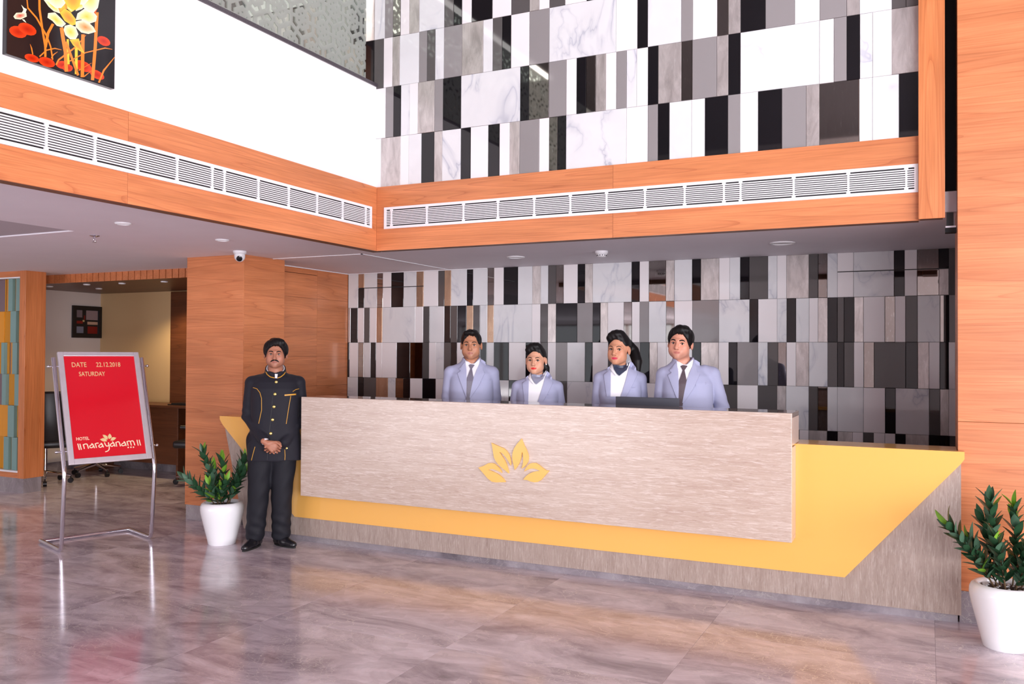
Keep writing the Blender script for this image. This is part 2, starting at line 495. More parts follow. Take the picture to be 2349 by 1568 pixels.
for x0, x1, y0, y1 in ((-13.5, -11.965, -6.2, 8.7), (2.435, 10.1, -6.2, 8.7), (-11.965, 2.435, -6.2, -2.22), (-11.965, 2.435, -2.22, 2.28)):
    slab(x0, x1, y0, y1)

# ------------------------------------------------------------------ ceilings
M['ceil_recess'] = plain('recess_grey', S(196, 190, 197), 0.7)  # recess surface greyer than the ceiling around it
c = MB()
c.box(-13.5, -4.235, 4.40, 8.7, ZS, ZS + 0.13)
c.box(-5.80, -4.235, -6.2, 4.40, ZS, ZS + 0.13)
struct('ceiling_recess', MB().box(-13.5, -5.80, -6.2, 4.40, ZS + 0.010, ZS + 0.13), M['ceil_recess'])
c.box(-4.235, 0.25, 6.06, 8.3, ZS, ZS + 0.13)
ceiling = struct('ceiling', c, M['ceil'])
struct('ceiling', MB().box(-7.2, 10.1, -6.2, 6.3, 5.9, 6.05), M['ceil_dark'])
t = MB()                                         # pale joint strips of the access area over the desk
t.box(-5.70, -4.655, 6.475, 6.489, ZS - 0.006, ZS + 0.001).box(-4.669, -4.655, 6.475, 8.09, ZS - 0.006, ZS + 0.001)
t.box(-6.0, -4.2, 8.078, 8.09, ZS - 0.008, ZS + 0.001).box(-6.013, -6.0, 6.64, 8.09, ZS - 0.008, ZS + 0.001)
struct('trim_1', t, M['vent'])

# ------------------------------------------------------------------ tile walls
def tile_mesh(x0, x1, z0, z1, yf, mat, th=0.012):
    g, c = 0.0009, 0.0022
    x0 += g; x1 -= g; z0 += g; z1 -= g
    yb = yf + th
    vs = [(x0, yb, z0), (x1, yb, z0), (x1, yb, z1), (x0, yb, z1), (x0, yf + c, z0), (x1, yf + c, z0), (x1, yf + c, z1), (x0, yf + c, z1),
          (x0 + c, yf, z0 + c), (x1 - c, yf, z0 + c), (x1 - c, yf, z1 - c), (x0 + c, yf, z1 - c)]
    fs = [(3, 2, 1, 0)] + [(i, (i + 1) % 4, 4 + (i + 1) % 4, 4 + i) for i in range(4)] + [(4 + i, 4 + (i + 1) % 4, 8 + (i + 1) % 4, 8 + i) for i in range(4)] + [(8, 9, 10, 11)]
    b = MB(); b.add(vs, fs)
    return b
TRND = random.Random(3)
def tile_rows(parent, rows, Y):
    for codes, xs, z0, z1 in rows:
        for i, cd in enumerate(codes):
            pr = TRND.choice((0.0, 0.0, 0.001, 0.002))
            def put(k, a, b):
                tile_mesh(xs[i], xs[i + 1], a, b, Y - pr + (0.0012 if k == 'R' else 0), M[k]).build('tile', M[k], parent)
            if cd.islower():                     # tiles cut by the hatch joint
                up, dn = {'p': 'PK', 'm': 'MM', 'r': 'RR', 'w': 'WW', 'k': 'KK', 's': 'PP', 'x': 'KS'}[cd]
                put(up, 2.340, z1); put(dn, z0, 2.334)
            else:
                put(cd, z0, z1)
UP = [
 ('WSWMKSMKWKWSGWRKMWGKMWKGWKGSRWMK', [-4.206,-4.128,-3.936,-3.853,-3.732,-3.611,-3.535,-3.363,-3.274,-3.117,-3.016,-2.928,-2.843,-2.678,-2.596,-2.525,-2.455,-1.981,-1.82,-1.745,-1.661,-1.5,-1.407,-1.247,-1.164,-1.043,-0.886,-0.73,-0.646,-0.401,-0.322,-0.165,-0.03], 2.978, 3.398),
 ('WGKMWSGKMKRGWKRSWGMWKSRGSKMWGKMWS', [-4.206,-4.086,-4.007,-3.934,-3.85,-3.768,-3.61,-3.53,-3.363,-2.84,-2.766,-2.599,-2.455,-2.373,-2.297,-2.22,-2.141,-2.06,-1.981,-1.904,-1.82,-1.744,-1.575,-1.496,-1.324,-1.244,-1.162,-0.646,-0.556,-0.477,-0.397,-0.32,-0.206,-0.029], 3.398, 3.820),
 ('MWSWMSGMSKDWSMGDMGSMDKWGMWKMGWRSKGWGKMDD'[:0] + 'WMGWSMSKDWSMGDMGSMDKWGMWKMGWRSKGWGKMWS', [-5.6,-5.42,-5.2,-5.08,-4.9,-4.7,-4.511,-4.307,-4.204,-4.108,-4.022,-3.95,-3.761,-3.685,-3.607,-3.524,-3.359,-3.166,-3.082,-2.999,-2.921,-2.764,-2.597,-2.064,-1.9,-1.822,-1.576,-1.494,-1.323,-1.244,-1.161,-0.995,-0.803,-0.644,-0.477,-0.399,-0.32,-0.206,-0.029], 3.820, 4.236),
 ('MWGSMWDKSMGRWSMDKWKWDSWDWKMWSGWMKWGMKWSMKWGMKSWGMW', [-5.6,-5.3,-5.1,-4.95,-4.8,-4.54,-4.45,-4.364,-4.31,-4.202,-4.099,-4.019,-3.944,-3.859,-3.762,-3.524,-3.436,-3.359,-3.272,-3.086,-2.921,-2.764,-2.683,-2.597,-2.468,-2.295,-2.213,-2.117,-2.042,-1.967,-1.892,-1.801,-1.701,-1.63,-1.533,-1.446,-1.317,-1.241,-1.172,-1.097,-0.935,-0.863,-0.76,-0.683,-0.53,-0.455,-0.388,-0.307,-0.235,-0.113,-0.029], 4.236, 4.656),
]
# third course, right part as read from the photograph
UP[2] = ('WMGWSMSKDWSMGDMGSMDKWGMWKMGWRSKGWGSMDD', [-5.6,-5.42,-5.2,-5.08,-4.9,-4.7,-4.511,-4.307,-4.204,-4.108,-4.022,-3.95,-3.761,-3.685,-3.607,-3.524,-3.359,-3.166,-3.082,-2.999,-2.921,-2.764,-2.597,-2.064,-1.9,-1.822,-1.576,-1.494,-1.323,-1.244,-1.161,-0.995,-0.803,-0.644,-0.477,-0.399,-0.206,-0.124,-0.029], 3.820, 4.236)
LOW = [
 ('MpmrwkmsWDPMKMRWKMSMDRWKSMKWRSMKSWMKDMWSDRMwmkwrxD', [-6.011,-5.872,-5.79,-5.614,-5.535,-5.422,-5.258,-5.09,-4.999,-4.811,-4.733,-4.65,-4.454,-4.38,-4.205,-4.128,-4.014,-3.848,-3.683,-3.589,-3.505,-3.419,-3.335,-3.182,-3.103,-3.02,-2.615,-2.534,-2.441,-2.271,-2.188,-2.017,-1.934,-1.762,-1.664,-1.567,-1.485,-1.317,-1.236,-1.154,-0.96,-0.882,-0.804,-0.72,-0.587,-0.262,-0.179,-0.082,0.085,0.159,0.229], 2.112, 2.505),
 ('SKWDWPMWDMKDKPDMPMWDSKGKSWRWGMRWGMKWMKMWSKDKSWRWDMRKGK', [-6.012,-5.977,-5.875,-5.788,-5.708,-5.616,-5.539,-5.102,-5,-4.918,-4.732,-4.655,-4.568,-4.457,-4.377,-4.293,-4.206,-4.132,-3.686,-3.591,-3.507,-3.417,-3.185,-3.018,-2.938,-2.86,-2.694,-2.611,-2.532,-2.44,-2.269,-2.187,-2.014,-1.763,-1.482,-1.404,-1.235,-1.152,-1.071,-0.958,-0.882,-0.801,-0.72,-0.665,-0.582,-0.506,-0.335,-0.254,-0.172,-0.079,0.092,0.123,0.161,0.212,0.229], 1.716, 2.112),
 ('KWRMKWWKRDWMDKWMDKMKWKMDWGMKWDMGKSWWMKSWKGMDRWSMDKDWRDKSWKWK', [-6.012,-5.989,-5.868,-5.795,-5.694,-5.621,-5.538,-5.342,-5.167,-5.006,-4.922,-4.833,-4.733,-4.65,-4.573,-4.466,-4.377,-4.288,-4.211,-4.126,-3.95,-3.756,-3.666,-3.589,-3.507,-3.417,-3.292,-3.1,-3.019,-2.856,-2.76,-2.605,-2.526,-2.433,-2.354,-2.266,-2.173,-2.015,-1.931,-1.765,-1.672,-1.593,-1.405,-1.319,-1.228,-1.153,-1.071,-0.959,-0.801,-0.72,-0.665,-0.584,-0.504,-0.42,-0.171,-0.078,0.009,0.09,0.158,0.207,0.229], 1.321, 1.716),
 ('MKDPMRKWKWGMDWKMKWGMDMKWSMDWKMWKSWDWDSMDRMMWKMDSWS', [-6.012,-5.867,-5.789,-5.619,-5.457,-5.357,-5.251,-5.164,-5.004,-4.836,-4.69,-4.587,-4.452,-4.341,-4.242,-4.102,-3.948,-3.853,-3.686,-3.576,-3.424,-3.291,-3.013,-2.921,-2.779,-2.688,-2.56,-2.466,-2.359,-2.244,-2.08,-1.979,-1.888,-1.819,-1.725,-1.592,-1.406,-1.236,-1.157,-0.961,-0.884,-0.803,-0.72,-0.506,-0.333,-0.25,0.01,0.091,0.158,0.217,0.229], 0.930, 1.321),
 ('WKMDWSKSWDWWKSKKD', [-1.507,-1.405,-1.271,-1.132,-1.041,-0.96,-0.805,-0.719,-0.595,-0.508,-0.424,-0.335,-0.253,-0.173,0.008,0.089,0.163,0.229], 0.54, 0.930),
]
wu = struct('wall_back_upper', MB().box(-7.2, -0.03, 6.012, 6.06, 2.52, 5.9).box(-7.2, 0.6, 6.25, 6.34, 2.64, 5.9), M['grout'])
tile_rows(wu, UP, 6.0)
struct('wall_upper_plain', MB().box(-7.2, -0.03, 5.99, 6.012, 4.658, 5.9), M['wall'])
wl = struct('wall_back_lower', MB().box(-6.02, 0.235, 8.112, 8.3, 0, ZS), M['grout'])
tile_rows(wl, LOW, 8.1)

# ------------------------------------------------------------------ timber beams
def grille(name, label, along, a0, a1, fixed, z0, z1, divs):
    """linear air grille: frame, blades and uprights; 'along' x (faces -y) or y (faces +x)"""
    g = thing(name, label, 'vent', (0, 0, 0), 0, 'white linear air grilles on the timber beams')
    s = -1 if along == 'x' else 1
    def bx(b, p0, p1, d0, d1, q0, q1):
        lo, hi = sorted((fixed + s * d0, fixed + s * d1))
        if along == 'x': b.box(p0, p1, lo, hi, q0, q1)
        else: b.box(lo, hi, p0, p1, q0, q1)
        return b
    bx(MB(), a0 + 0.01, a1 - 0.01, 0.0005, 0.002, z0 + 0.01, z1 - 0.01).build('backing', M['black'], g)  # black sheet stands for the shaded depth inside the grille
    fr = MB()
    bx(fr, a0, a1, 0, 0.011, z1 - 0.021, z1); bx(fr, a0, a1, 0, 0.011, z0, z0 + 0.021)
    bx(fr, a0, a0 + 0.022, 0, 0.011, z0 + 0.021, z1 - 0.021); bx(fr, a1 - 0.022, a1, 0, 0.011, z0 + 0.021, z1 - 0.021)
    fr.build('frame', M['vent'], g)
    n = 9
    h = (z1 - z0 - 0.042)
    for i in range(n):
        zc = z0 + 0.021 + h * (i + 1) / (n + 1)
        bx(MB(), a0 + 0.022, a1 - 0.022, 0.002, 0.010, zc - 0.0037, zc + 0.0037).build('slat', M['vent'], g)
    for d in divs:
        bb = bx(MB(), d - 0.006, d + 0.006, 0.001, 0.0115, z0 + 0.019, z1 - 0.019)
        bx(bb, d - 0.012, d + 0.012, 0.001, 0.0105, z1 - 0.032, z1 - 0.019); bx(bb, d - 0.012, d + 0.012, 0.001, 0.0105, z0 + 0.019, z0 + 0.032)
        bb.build('mullion', M['vent'], g)
    return g
BZ0, BZ1 = 2.450, 2.983
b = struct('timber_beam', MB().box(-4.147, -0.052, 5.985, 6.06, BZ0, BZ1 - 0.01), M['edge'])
for x0, x1 in ((-4.147, -2.073), (-2.071, -0.052)):
    MB().cbox(x0, x1, 5.97, 5.986, BZ0, BZ1, 0.001).build('panel', M['beam'], b)
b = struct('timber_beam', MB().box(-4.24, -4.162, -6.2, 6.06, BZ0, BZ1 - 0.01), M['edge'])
for y0, y1 in ((-6.2, 0.9), (0.902, 3.487), (3.489, 5.97)):
    MB().cbox(-4.163, -4.147, y0, y1, BZ0, BZ1, 0.001).build('panel', M['beam_y'], b)
grille('air_grille', 'long white linear air grille on the timber beam above the reception desk', 'x', -4.066, -0.054, 5.97, 2.627, 2.806,
       (-3.994, -3.653, -3.314, -3.008, -2.699, -2.403, -2.118, -1.827, -1.539, -1.265, -1.152, -0.804, -0.464, -0.122))
grille('air_grille', 'white linear air grille on the side beam below the lotus picture', 'y', 1.2, 5.890, -4.147, 2.627, 2.806,
       (1.55, 1.9, 2.25, 2.61, 2.972, 3.263, 3.548, 3.841, 4.129, 4.235, 4.552, 4.864, 5.183, 5.498, 5.806))
# upright post at the right end of the beam
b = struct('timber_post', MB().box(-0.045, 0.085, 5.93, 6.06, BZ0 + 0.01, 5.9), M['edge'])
MB().cbox(-0.052, 0.096, 5.915, 5.931, BZ0, 5.9, 0.002).build('panel', M['beam_z'], b)
MB().cbox(-0.052, -0.044, 5.931, 6.0, BZ0, 5.9, 0.001).build('panel', M['beam_z'], b)

# ------------------------------------------------------------------ parapet, granite cap, etched glass, gallery behind it
struct('wall_left_upper', MB().box(-4.30, -4.18, -6.2, 6.0, BZ1 - 0.02, 3.835), M['wall'])
struct('trim_2', MB().box(-4.32, -4.168, -6.2, 6.0, 3.835, 3.862), M['granite'])
def etched_glass():
    m, nt, p = nmat('etched_glass')
    tc = N(nt, 'ShaderNodeTexCoord')
    sp = N(nt, 'ShaderNodeSeparateXYZ'); nt.links.new(tc.outputs['Object'], sp.inputs[0])
    cb = N(nt, 'ShaderNodeCombineXYZ')
    nt.links.new(sp.outputs['Y'], cb.inputs[0]); nt.links.new(sp.outputs['Z'], cb.inputs[1])
    sc = N(nt, 'ShaderNodeVectorMath', operation='SCALE'); sc.inputs['Scale'].default_value = 4.0
    nt.links.new(cb.outputs[0], sc.inputs[0])
    of = N(nt, 'ShaderNodeVectorMath', operation='ADD'); of.inputs[1].default_value = (100, 173.205, 0)
    nt.links.new(sc.outputs[0], of.inputs[0])
    def half(sub):
        a = N(nt, 'ShaderNodeVectorMath', operation='SUBTRACT'); a.inputs[1].default_value = sub
        nt.links.new(of.outputs[0], a.inputs[0])
        b = N(nt, 'ShaderNodeVectorMath', operation='MODULO'); b.inputs[1].default_value = (1, 1.7320508, 1)
        nt.links.new(a.outputs[0], b.inputs[0])
        c = N(nt, 'ShaderNodeVectorMath', operation='SUBTRACT'); c.inputs[1].default_value = (0.5, 0.8660254, 0)
        nt.links.new(b.outputs[0], c.inputs[0])
        l = N(nt, 'ShaderNodeVectorMath', operation='LENGTH'); nt.links.new(c.outputs[0], l.inputs[0])
        return c.outputs[0], l.outputs['Value']
    a, la = half((0, 0, 0)); b, lb = half((0.5, 0.8660254, 0))
    lt = N(nt, 'ShaderNodeMath', operation='LESS_THAN'); nt.links.new(la, lt.inputs[0]); nt.links.new(lb, lt.inputs[1])
    mv = N(nt, 'ShaderNodeMix', data_type='VECTOR')
    nt.links.new(lt.outputs[0], mv.inputs['Factor']); nt.links.new(b, mv.inputs['A']); nt.links.new(a, mv.inputs['B'])
    gv = mv.outputs['Result']
    def absdot(d):
        n = N(nt, 'ShaderNodeVectorMath', operation='DOT_PRODUCT'); n.inputs[1].default_value = d
        nt.links.new(gv, n.inputs[0])
        x = N(nt, 'ShaderNodeMath', operation='ABSOLUTE'); nt.links.new(n.outputs['Value'], x.inputs[0])
        return x.outputs[0]
    def m2(op, x, y):
        n = N(nt, 'ShaderNodeMath', operation=op)
        for i, v in enumerate((x, y)):
            if isinstance(v, (int, float)): n.inputs[i].default_value = v
            else: nt.links.new(v, n.inputs[i])
        return n.outputs[0]
    s3 = 0.8660254
    hexd = m2('MAXIMUM', m2('MAXIMUM', absdot((1, 0, 0)), absdot((0.5, s3, 0))), absdot((0.5, -s3, 0)))
    spoke = m2('MINIMUM', m2('MINIMUM', absdot((s3, 0.5, 0)), absdot((0, 1, 0))), absdot((s3, -0.5, 0)))
    slot = m2('FRACT', m2('MULTIPLY', hexd, 4.0), 0)
    clear = m2('MULTIPLY', m2('MULTIPLY', m2('MULTIPLY', m2('GREATER_THAN', slot, 0.28), m2('LESS_THAN', slot, 0.72)), m2('GREATER_THAN', spoke, 0.055)), m2('GREATER_THAN', hexd, 0.12))
    fb = N(nt, 'ShaderNodeBsdfTranslucent'); fb.inputs[0].default_value = S(205, 212, 208)
    fd = N(nt, 'ShaderNodeBsdfDiffuse'); fd.inputs[0].default_value = S(176, 180, 176)
    ft = N(nt, 'ShaderNodeBsdfTransparent'); ft.inputs[0].default_value = S(225, 232, 228)
    f1 = N(nt, 'ShaderNodeMixShader'); f1.inputs[0].default_value = 0.6
    nt.links.new(fb.outputs[0], f1.inputs[1]); nt.links.new(fd.outputs[0], f1.inputs[2])
    f2 = N(nt, 'ShaderNodeMixShader'); f2.inputs[0].default_value = 0.25
    nt.links.new(f1.outputs[0], f2.inputs[1]); nt.links.new(ft.outputs[0], f2.inputs[2])
    gl = N(nt, 'ShaderNodeBsdfGlossy'); gl.inputs['Roughness'].default_value = 0.02
    cl = N(nt, 'ShaderNodeMixShader'); cl.inputs[0].default_value = 0.08
    nt.links.new(ft.outputs[0], cl.inputs[1]); nt.links.new(gl.outputs[0], cl.inputs[2])
    out = N(nt, 'ShaderNodeMixShader')
    nt.links.new(clear, out.inputs[0]); nt.links.new(f2.outputs[0], out.inputs[1]); nt.links.new(cl.outputs[0], out.inputs[2])
    nt.links.new(out.outputs[0], nt.nodes['Material Output'].inputs['Surface'])
    return m
M['etched'] = etched_glass()
g = thing('glass_balustrade', 'etched glass balustrade with hexagon pattern standing on the granite parapet cap', 'balustrade')
for y0, y1 in ((-6.0, 2.4), (2.402, 4.3), (4.302, 5.94)):
    MB().box(-4.256, -4.246, y0, y1, 3.862, 5.0).build('glass_panel', M['etched'], g)
struct('wall_gallery', MB().box(-7.2, -7.1, -6.2, 6.0, 3.2, 5.9), M['cream'])
struct('wall_gallery_panelling', MB().box(-7.1, -7.06, 2.0, 4.9, 3.2, 5.9), M['panel_y'])
gl_ = bpy.data.lights.new('gallery_fill', 'AREA'); gl_.shape = 'RECTANGLE'; gl_.size = 1.2; gl_.size_y = 6.0; gl_.energy = 150; gl_.color = (1.0, 0.97, 0.94)  # fill added to brighten the gallery behind the etched glass
go_ = bpy.data.objects.new('gallery_fill', gl_); COL.objects.link(go_); go_.location = (-5.8, 2.8, 5.85)
struct('wall_gallery_end', MB().box(-7.08, -6.05, 5.94, 5.985, 3.26, 5.88), M['panel'])
struct('wall_gallery_end_dark', MB().box(-6.05, -5.62, 5.95, 5.985, 3.26, 5.88), M['D'])
struct('gallery_floor', MB().box(-7.1, -4.30, -6.2, 6.0, 3.1, 3.25), M['stone'])

# ------------------------------------------------------------------ pillars and panelled walls
p = struct('wood_pillar', MB().box(-6.40, -5.72, 6.10, 6.65, 0, ZS), M['grooves'])
MB().cbox(-6.412, -5.703, 6.085, 6.10, 0.142, ZS, 0.0015).build('panel', M['panel'], p)
MB().cbox(-5.72, -5.703, 6.10, 6.65, 0.142, ZS, 0.001).build('panel', M['panel_y'], p)
MB().cbox(-6.412, -6.40, 6.10, 6.65, 0.142, ZS, 0.001).build('panel', M['panel_y'], p)
MB().box(-6.404, -5.71, 6.093, 6.65, 0, 0.14).build('skirting', M['stone'], p)
w = struct('wall_left_panelled', MB().box(-6.20, -6.03, 6.65, 8.3, 0, ZS), M['grooves'])
zj = [ZS, 2.187, 1.870, 1.553, 1.236, 0.920, 0.603, 0.286, 0.0]
for i in range(len(zj) - 1):
    for y0, y1 in ((6.62, 7.547), (7.549, 8.10)):
        if i == 0 and y0 < 7:
            MB().box(-6.031, -6.015, y0, y1, 2.443, ZS).build('panel', M['panel_y'], w)
            MB().box(-6.031, -6.015, y0, y1, zj[1] + 0.001, 2.437).build('panel', M['panel_y'], w)
        else:
            MB().box(-6.031, -6.015, y0, y1, zj[i + 1] + 0.001, zj[i] - 0.001).build('panel', M['panel_y'], w)
p = struct('wood_pillar', MB().box(0.175, 2.3, 5.89, 6.4, 0, 5.9), M['grooves'])
for z0, z1 in ((0.188, 0.407), (0.409, 1.204), (1.206, 5.9)):
    MB().cbox(0.163, 2.3, 5.87, 5.89, z0, z1, 0.001).build('panel', M['panel'], p)
    MB().cbox(0.163, 0.175, 5.89, 6.4, z0, z1, 0.001).build('panel', M['panel_y'], p)
MB().box(0.17, 2.3, 5.862, 5.89, 0, 0.188).build('skirting', M['stone'], p)
struct('wall_right_alcove', MB().box(0.235, 0.4, 6.4, 8.3, 0, ZS), M['dkwood'])
struct('wall_back_right', MB().box(2.3, 10.1, 6.2, 6.3, 0, 5.9), M['panel'])
br = thing('steel_bracket', 'small bare steel bracket in the dark gap beside the big wood pillar', 'bracket', (0.128, 6.02, 2.40))
MB().box(-0.028, 0.03, 0, 0.05, 0, 0.012).build('plate', M['brushed'], br)
MB().box(-0.022, 0.018, 0.03, 0.05, 0.012, 0.10).build('upstand', M['office_black'], br)
MB().box(-0.03, 0.032, -0.01, 0.06, -0.03, 0.0).build('foot', M['black'], br)

# ------------------------------------------------------------------ lobby shell behind the camera
def window(name, wallbox, axis, a0, a1, fixed, z0, z1, nx, nz, label):
    f = MB()
    def bx(p0, p1, q0, q1, d=0.05):
        if axis == 'x': f.box(p0, p1, fixed - d, fixed + d, q0, q1)
        else: f.box(fixed - d, fixed + d, p0, p1, q0, q1)
    for i in range(nx + 1):
        x = a0 + (a1 - a0) * i / nx; bx(x - 0.035, x + 0.035, z0, z1)
    for i in range(nz + 1):
        z = z0 + (z1 - z0) * i / nz; bx(a0, a1, z - 0.035, z + 0.035, 0.045)
    o = struct(name, f, M['dkwood'], label=label)
    pn = MB()
    if axis == 'x': pn.box(a0, a1, fixed - 0.005, fixed + 0.005, z0, z1)
    else: pn.box(fixed - 0.005, fixed + 0.005, a0, a1, z0, z1)
    pn.build('pane', M['clear'], o)
def clear_glass():
    m, nt, p = nmat('clear_glass')
    t_ = N(nt, 'ShaderNodeBsdfTransparent'); gl = N(nt, 'ShaderNodeBsdfGlossy'); gl.inputs['Roughness'].default_value = 0.01
    mx = N(nt, 'ShaderNodeMixShader'); mx.inputs[0].default_value = 0.07
    nt.links.new(t_.outputs[0], mx.inputs[1]); nt.links.new(gl.outputs[0], mx.inputs[2])
    nt.links.new(mx.outputs[0], nt.nodes['Material Output'].inputs['Surface'])
    return m
M['clear'] = clear_glass()
x = MB()
x.box(10.0, 10.1, -6.2, -5.3, 0, 5.9).box(10.0, 10.1, 4.1, 6.3, 0, 5.9).box(10.0, 10.1, -5.3, 4.1, 4.6, 5.9).box(10.0, 10.1, -5.3, 4.1, 0, 0.15)
struct('wall_right', x, M['cream'])
window('window_1', None, 'y', -5.3, 4.1, 10.05, 0.15, 4.6, 7, 3, None)
x = MB()
x.box(-13.5, -12.4, -6.2, -6.1, 0, 5.9).box(-12.4, -4.8, -6.2, -6.1, 2.42, 5.9).box(-4.8, 2.4, -6.2, -6.1, 0, 5.9).box(9.6, 10.1, -6.2, -6.1, 0, 5.9).box(2.4, 9.6, -6.2, -6.1, 3.8, 5.9).box(2.4, 9.6, -6.2, -6.1, 0, 0.1)
struct('wall_front', x, M['wall'])
window('window_2', None, 'x', 2.4, 9.6, -6.15, 0.1, 3.8, 6, 2, None)
window('window_3', None, 'x', -12.4, -4.8, -6.15, 0.0, 2.42, 6, 1, None)  # unseen glazing added to go with the left fills
struct('wall_left', MB().box(-13.5, -13.4, -6.1, 8.7, 0, ZS), M['cream'])
struct('wall_back_left', MB().box(-13.4, -10.6, 8.5, 8.7, 0, ZS), M['cream'])
# ------------------------------------------------------------------ office behind the sign
struct('wall_office_left', MB().box(-10.62, -10.5, 6.55, 8.52, 0.0, 2.42), M['cream'])
struct('wall_office_back', MB().box(-10.5, -6.2, 8.4, 8.52, 0.0, 2.42), M['office_lamplit'])
struct('baseboard_office', MB().box(-10.5, -10.485, 6.55, 8.4, 0, 0.12).box(-10.485, -6.2, 8.385, 8.4, 0, 0.12), M['stone'])
struct('wall_office_end_panel', MB().box(-9.10, -6.2, 8.36, 8.385, 0.12, 2.40), M['dkwood'])
oc = struct('office_ceiling', MB().box(-10.6, -6.2, 6.87, 8.5, 2.41, 2.44), M['dkwood'])
x = -9.66
while x < -6.42:
    MB().box(x, x + 0.084, 6.846, 6.872, 2.405, ZS).build('slat', M['panel_y'], oc)
    x += 0.097
struct('office_fascia', MB().box(-10.6, -6.2, 6.872, 6.885, 2.43, ZS), M['black'])

# tiled partition screen
ps = thing('partition_screen', 'partition screen of teal and amber strips in a wooden frame, left edge', 'partition', (0, 0, 0))
PX = lambda zx: -9.614 + 0.0026 * zx
f = MB()
MB().cbox(-9.235, -9.135, 6.33, 6.58, 0.166, ZS, 0.002).build('post', M['beam_z'], ps)
MB().cbox(-11.2, -9.2355, 6.34, 6.57, 2.44, ZS, 0.002).build('top_rail', M['beam'], ps)
MB().cbox(-11.2, -9.2355, 6.34, 6.57, 0.166, 0.225, 0.002).build('bottom_rail', M['beam'], ps)
MB().box(-11.2, -9.2355, 6.345, 6.40, 2.425, 2.44).build('bead', M['vent'], ps)
MB().box(-11.2, -9.2355, 6.345, 6.40, 0.225, 0.245).build('bead', M['vent'], ps)
MB().box(-11.2, -9.15, 6.345, 6.56, 0, 0.1655).build('plinth', M['stone'], ps)
MB().box(-11.2, -9.2355, 6.43, 6.50, 0.245, 2.425).build('core', M['amber'], ps)
rows = ['-700 A -120 T -60 U 0 Y 7 V 20 A 43 T 72 Y 88 V 95 T 132 A 146', '-700 T -110 A 0 Y 50 V 60 T 98 Y 113 V 128 T 146',
        '-700 A -90 Y 0 T 20 Y 35 V 52 A 75 T 107 Y 146', '-700 T -80 V 0 A 7 T 35 Y 77 V 93 T 128 A 146',
        '-700 Y -70 A 0 A 37 V 50 T 93 Y 107 V 120 T 146', '-700 T -60 Y 0 V 5 A 25 T 58 Y 75 V 80 T 115 A 146']
zz = [2.425, 2.054, 1.695, 1.335, 0.978, 0.617, 0.245]
dep = {'A': 0.028, 'T': 0.055, 'Y': 0.018, 'V': 0.010, 'U': 0.012}
mt = {'A': 'amber', 'T': 'teal', 'Y': 'mustard', 'V': 'mauve', 'U': 'mauve'}
PRN = random.Random(4)
for r, row in enumerate(rows):
    tk = row.split()
    first = float(tk[2])
    pre, xq = [], -606.0
    while xq < first - 30:                       # strips beyond the edge of the photograph
        pre += ['%.1f' % xq, PRN.choice('ATYVAT')]; xq += PRN.choice((18, 26, 34, 44))
    tk = pre + tk[2:]
    for i in range(0, len(tk) - 1, 2):
        x0, k, x1 = PX(float(tk[i])), tk[i + 1], min(PX(float(tk[i + 2])), -9.2365)
        MB().box(x0 + 0.0005, x1 - 0.0005, 6.43 - dep[k], 6.4295, zz[r + 1] + 0.001, zz[r] - 0.001).build('strip', M[mt[k]], ps)

# framed abstract picture
pc = thing('framed_picture', 'small dark framed abstract picture on the office wall', 'picture', (-10.5, 8.18, 2.005))
fr = MB()
for y0, y1, z0, z1 in ((-0.235, 0.23, 0.165, 0.22), (-0.235, 0.23, -0.22, -0.165), (-0.235, -0.18, -0.165, 0.165), (0.175, 0.23, -0.165, 0.165)):
    fr.box(0.0, 0.03, y0, y1, z0, z1)
fr.build('frame', M['frame_black'], pc)
pm = MB(); pm.box(0.0, 0.012, -0.18, 0.175, -0.165, 0.165)
cols = [S(18, 14, 18), S(120, 104, 110), S(150, 128, 132), S(196, 160, 138), S(130, 16, 10), S(120, 122, 140), S(196, 172, 120)]
mats = [plain('abstract_print', c_, 0.4) for c_ in cols]
for k, (y0, y1, z0, z1) in enumerate(((-0.175, -0.08, 0.06, 0.16), (-0.02, 0.165, 0.03, 0.16), (0.0, 0.165, -0.035, 0.005), (-0.17, -0.07, -0.025, 0.012), (0.005, 0.16, -0.16, -0.06), (-0.17, -0.06, -0.155, -0.065), (-0.075, -0.045, 0.0, 0.026), (-0.055, -0.035, 0.03, 0.09))):
    pm.cur = (1, 2, 3, 4, 4, 5, 6, 4)[k]
    pm.box(0.012, 0.0128, y0, y1, z0, z1)
pm.build('print', mats, pc)

# desk and swivel chairs
d = thing('office_desk', 'dark wooden office desk behind the red sign board', 'desk', (-9.2, 8.08, 0))
MB().cbox(-0.95, 0.92, -0.22, 0.26, 0.895, 0.925, 0.003).build('desk_top', M['dkwood'], d)
MB().cbox(-0.93, -0.90, -0.18, 0.24, 0, 0.894, 0.002).build('side_panel', M['dkwood'], d)
MB().cbox(0.72, 0.75, -0.18, 0.24, 0, 0.894, 0.002).build('side_panel', M['dkwood'], d)
MB().box(-0.90, 0.72, 0.0, 0.02, 0.15, 0.894).build('modesty_panel', M['dkwood'], d)
fo = MB()
fo.cbox(-0.17, 0.17, -0.11, 0.11, 0, 0.012, 0.003)
fo.cbox(-0.13, 0.13, -0.09, 0.09, 0.012, 0.026, 0.004)
tag(fo.build('folder', M['office_black'], None, None, (-8.50, 8.04, 0.926)), 'dark folder lying on the office desk top', 'folder')

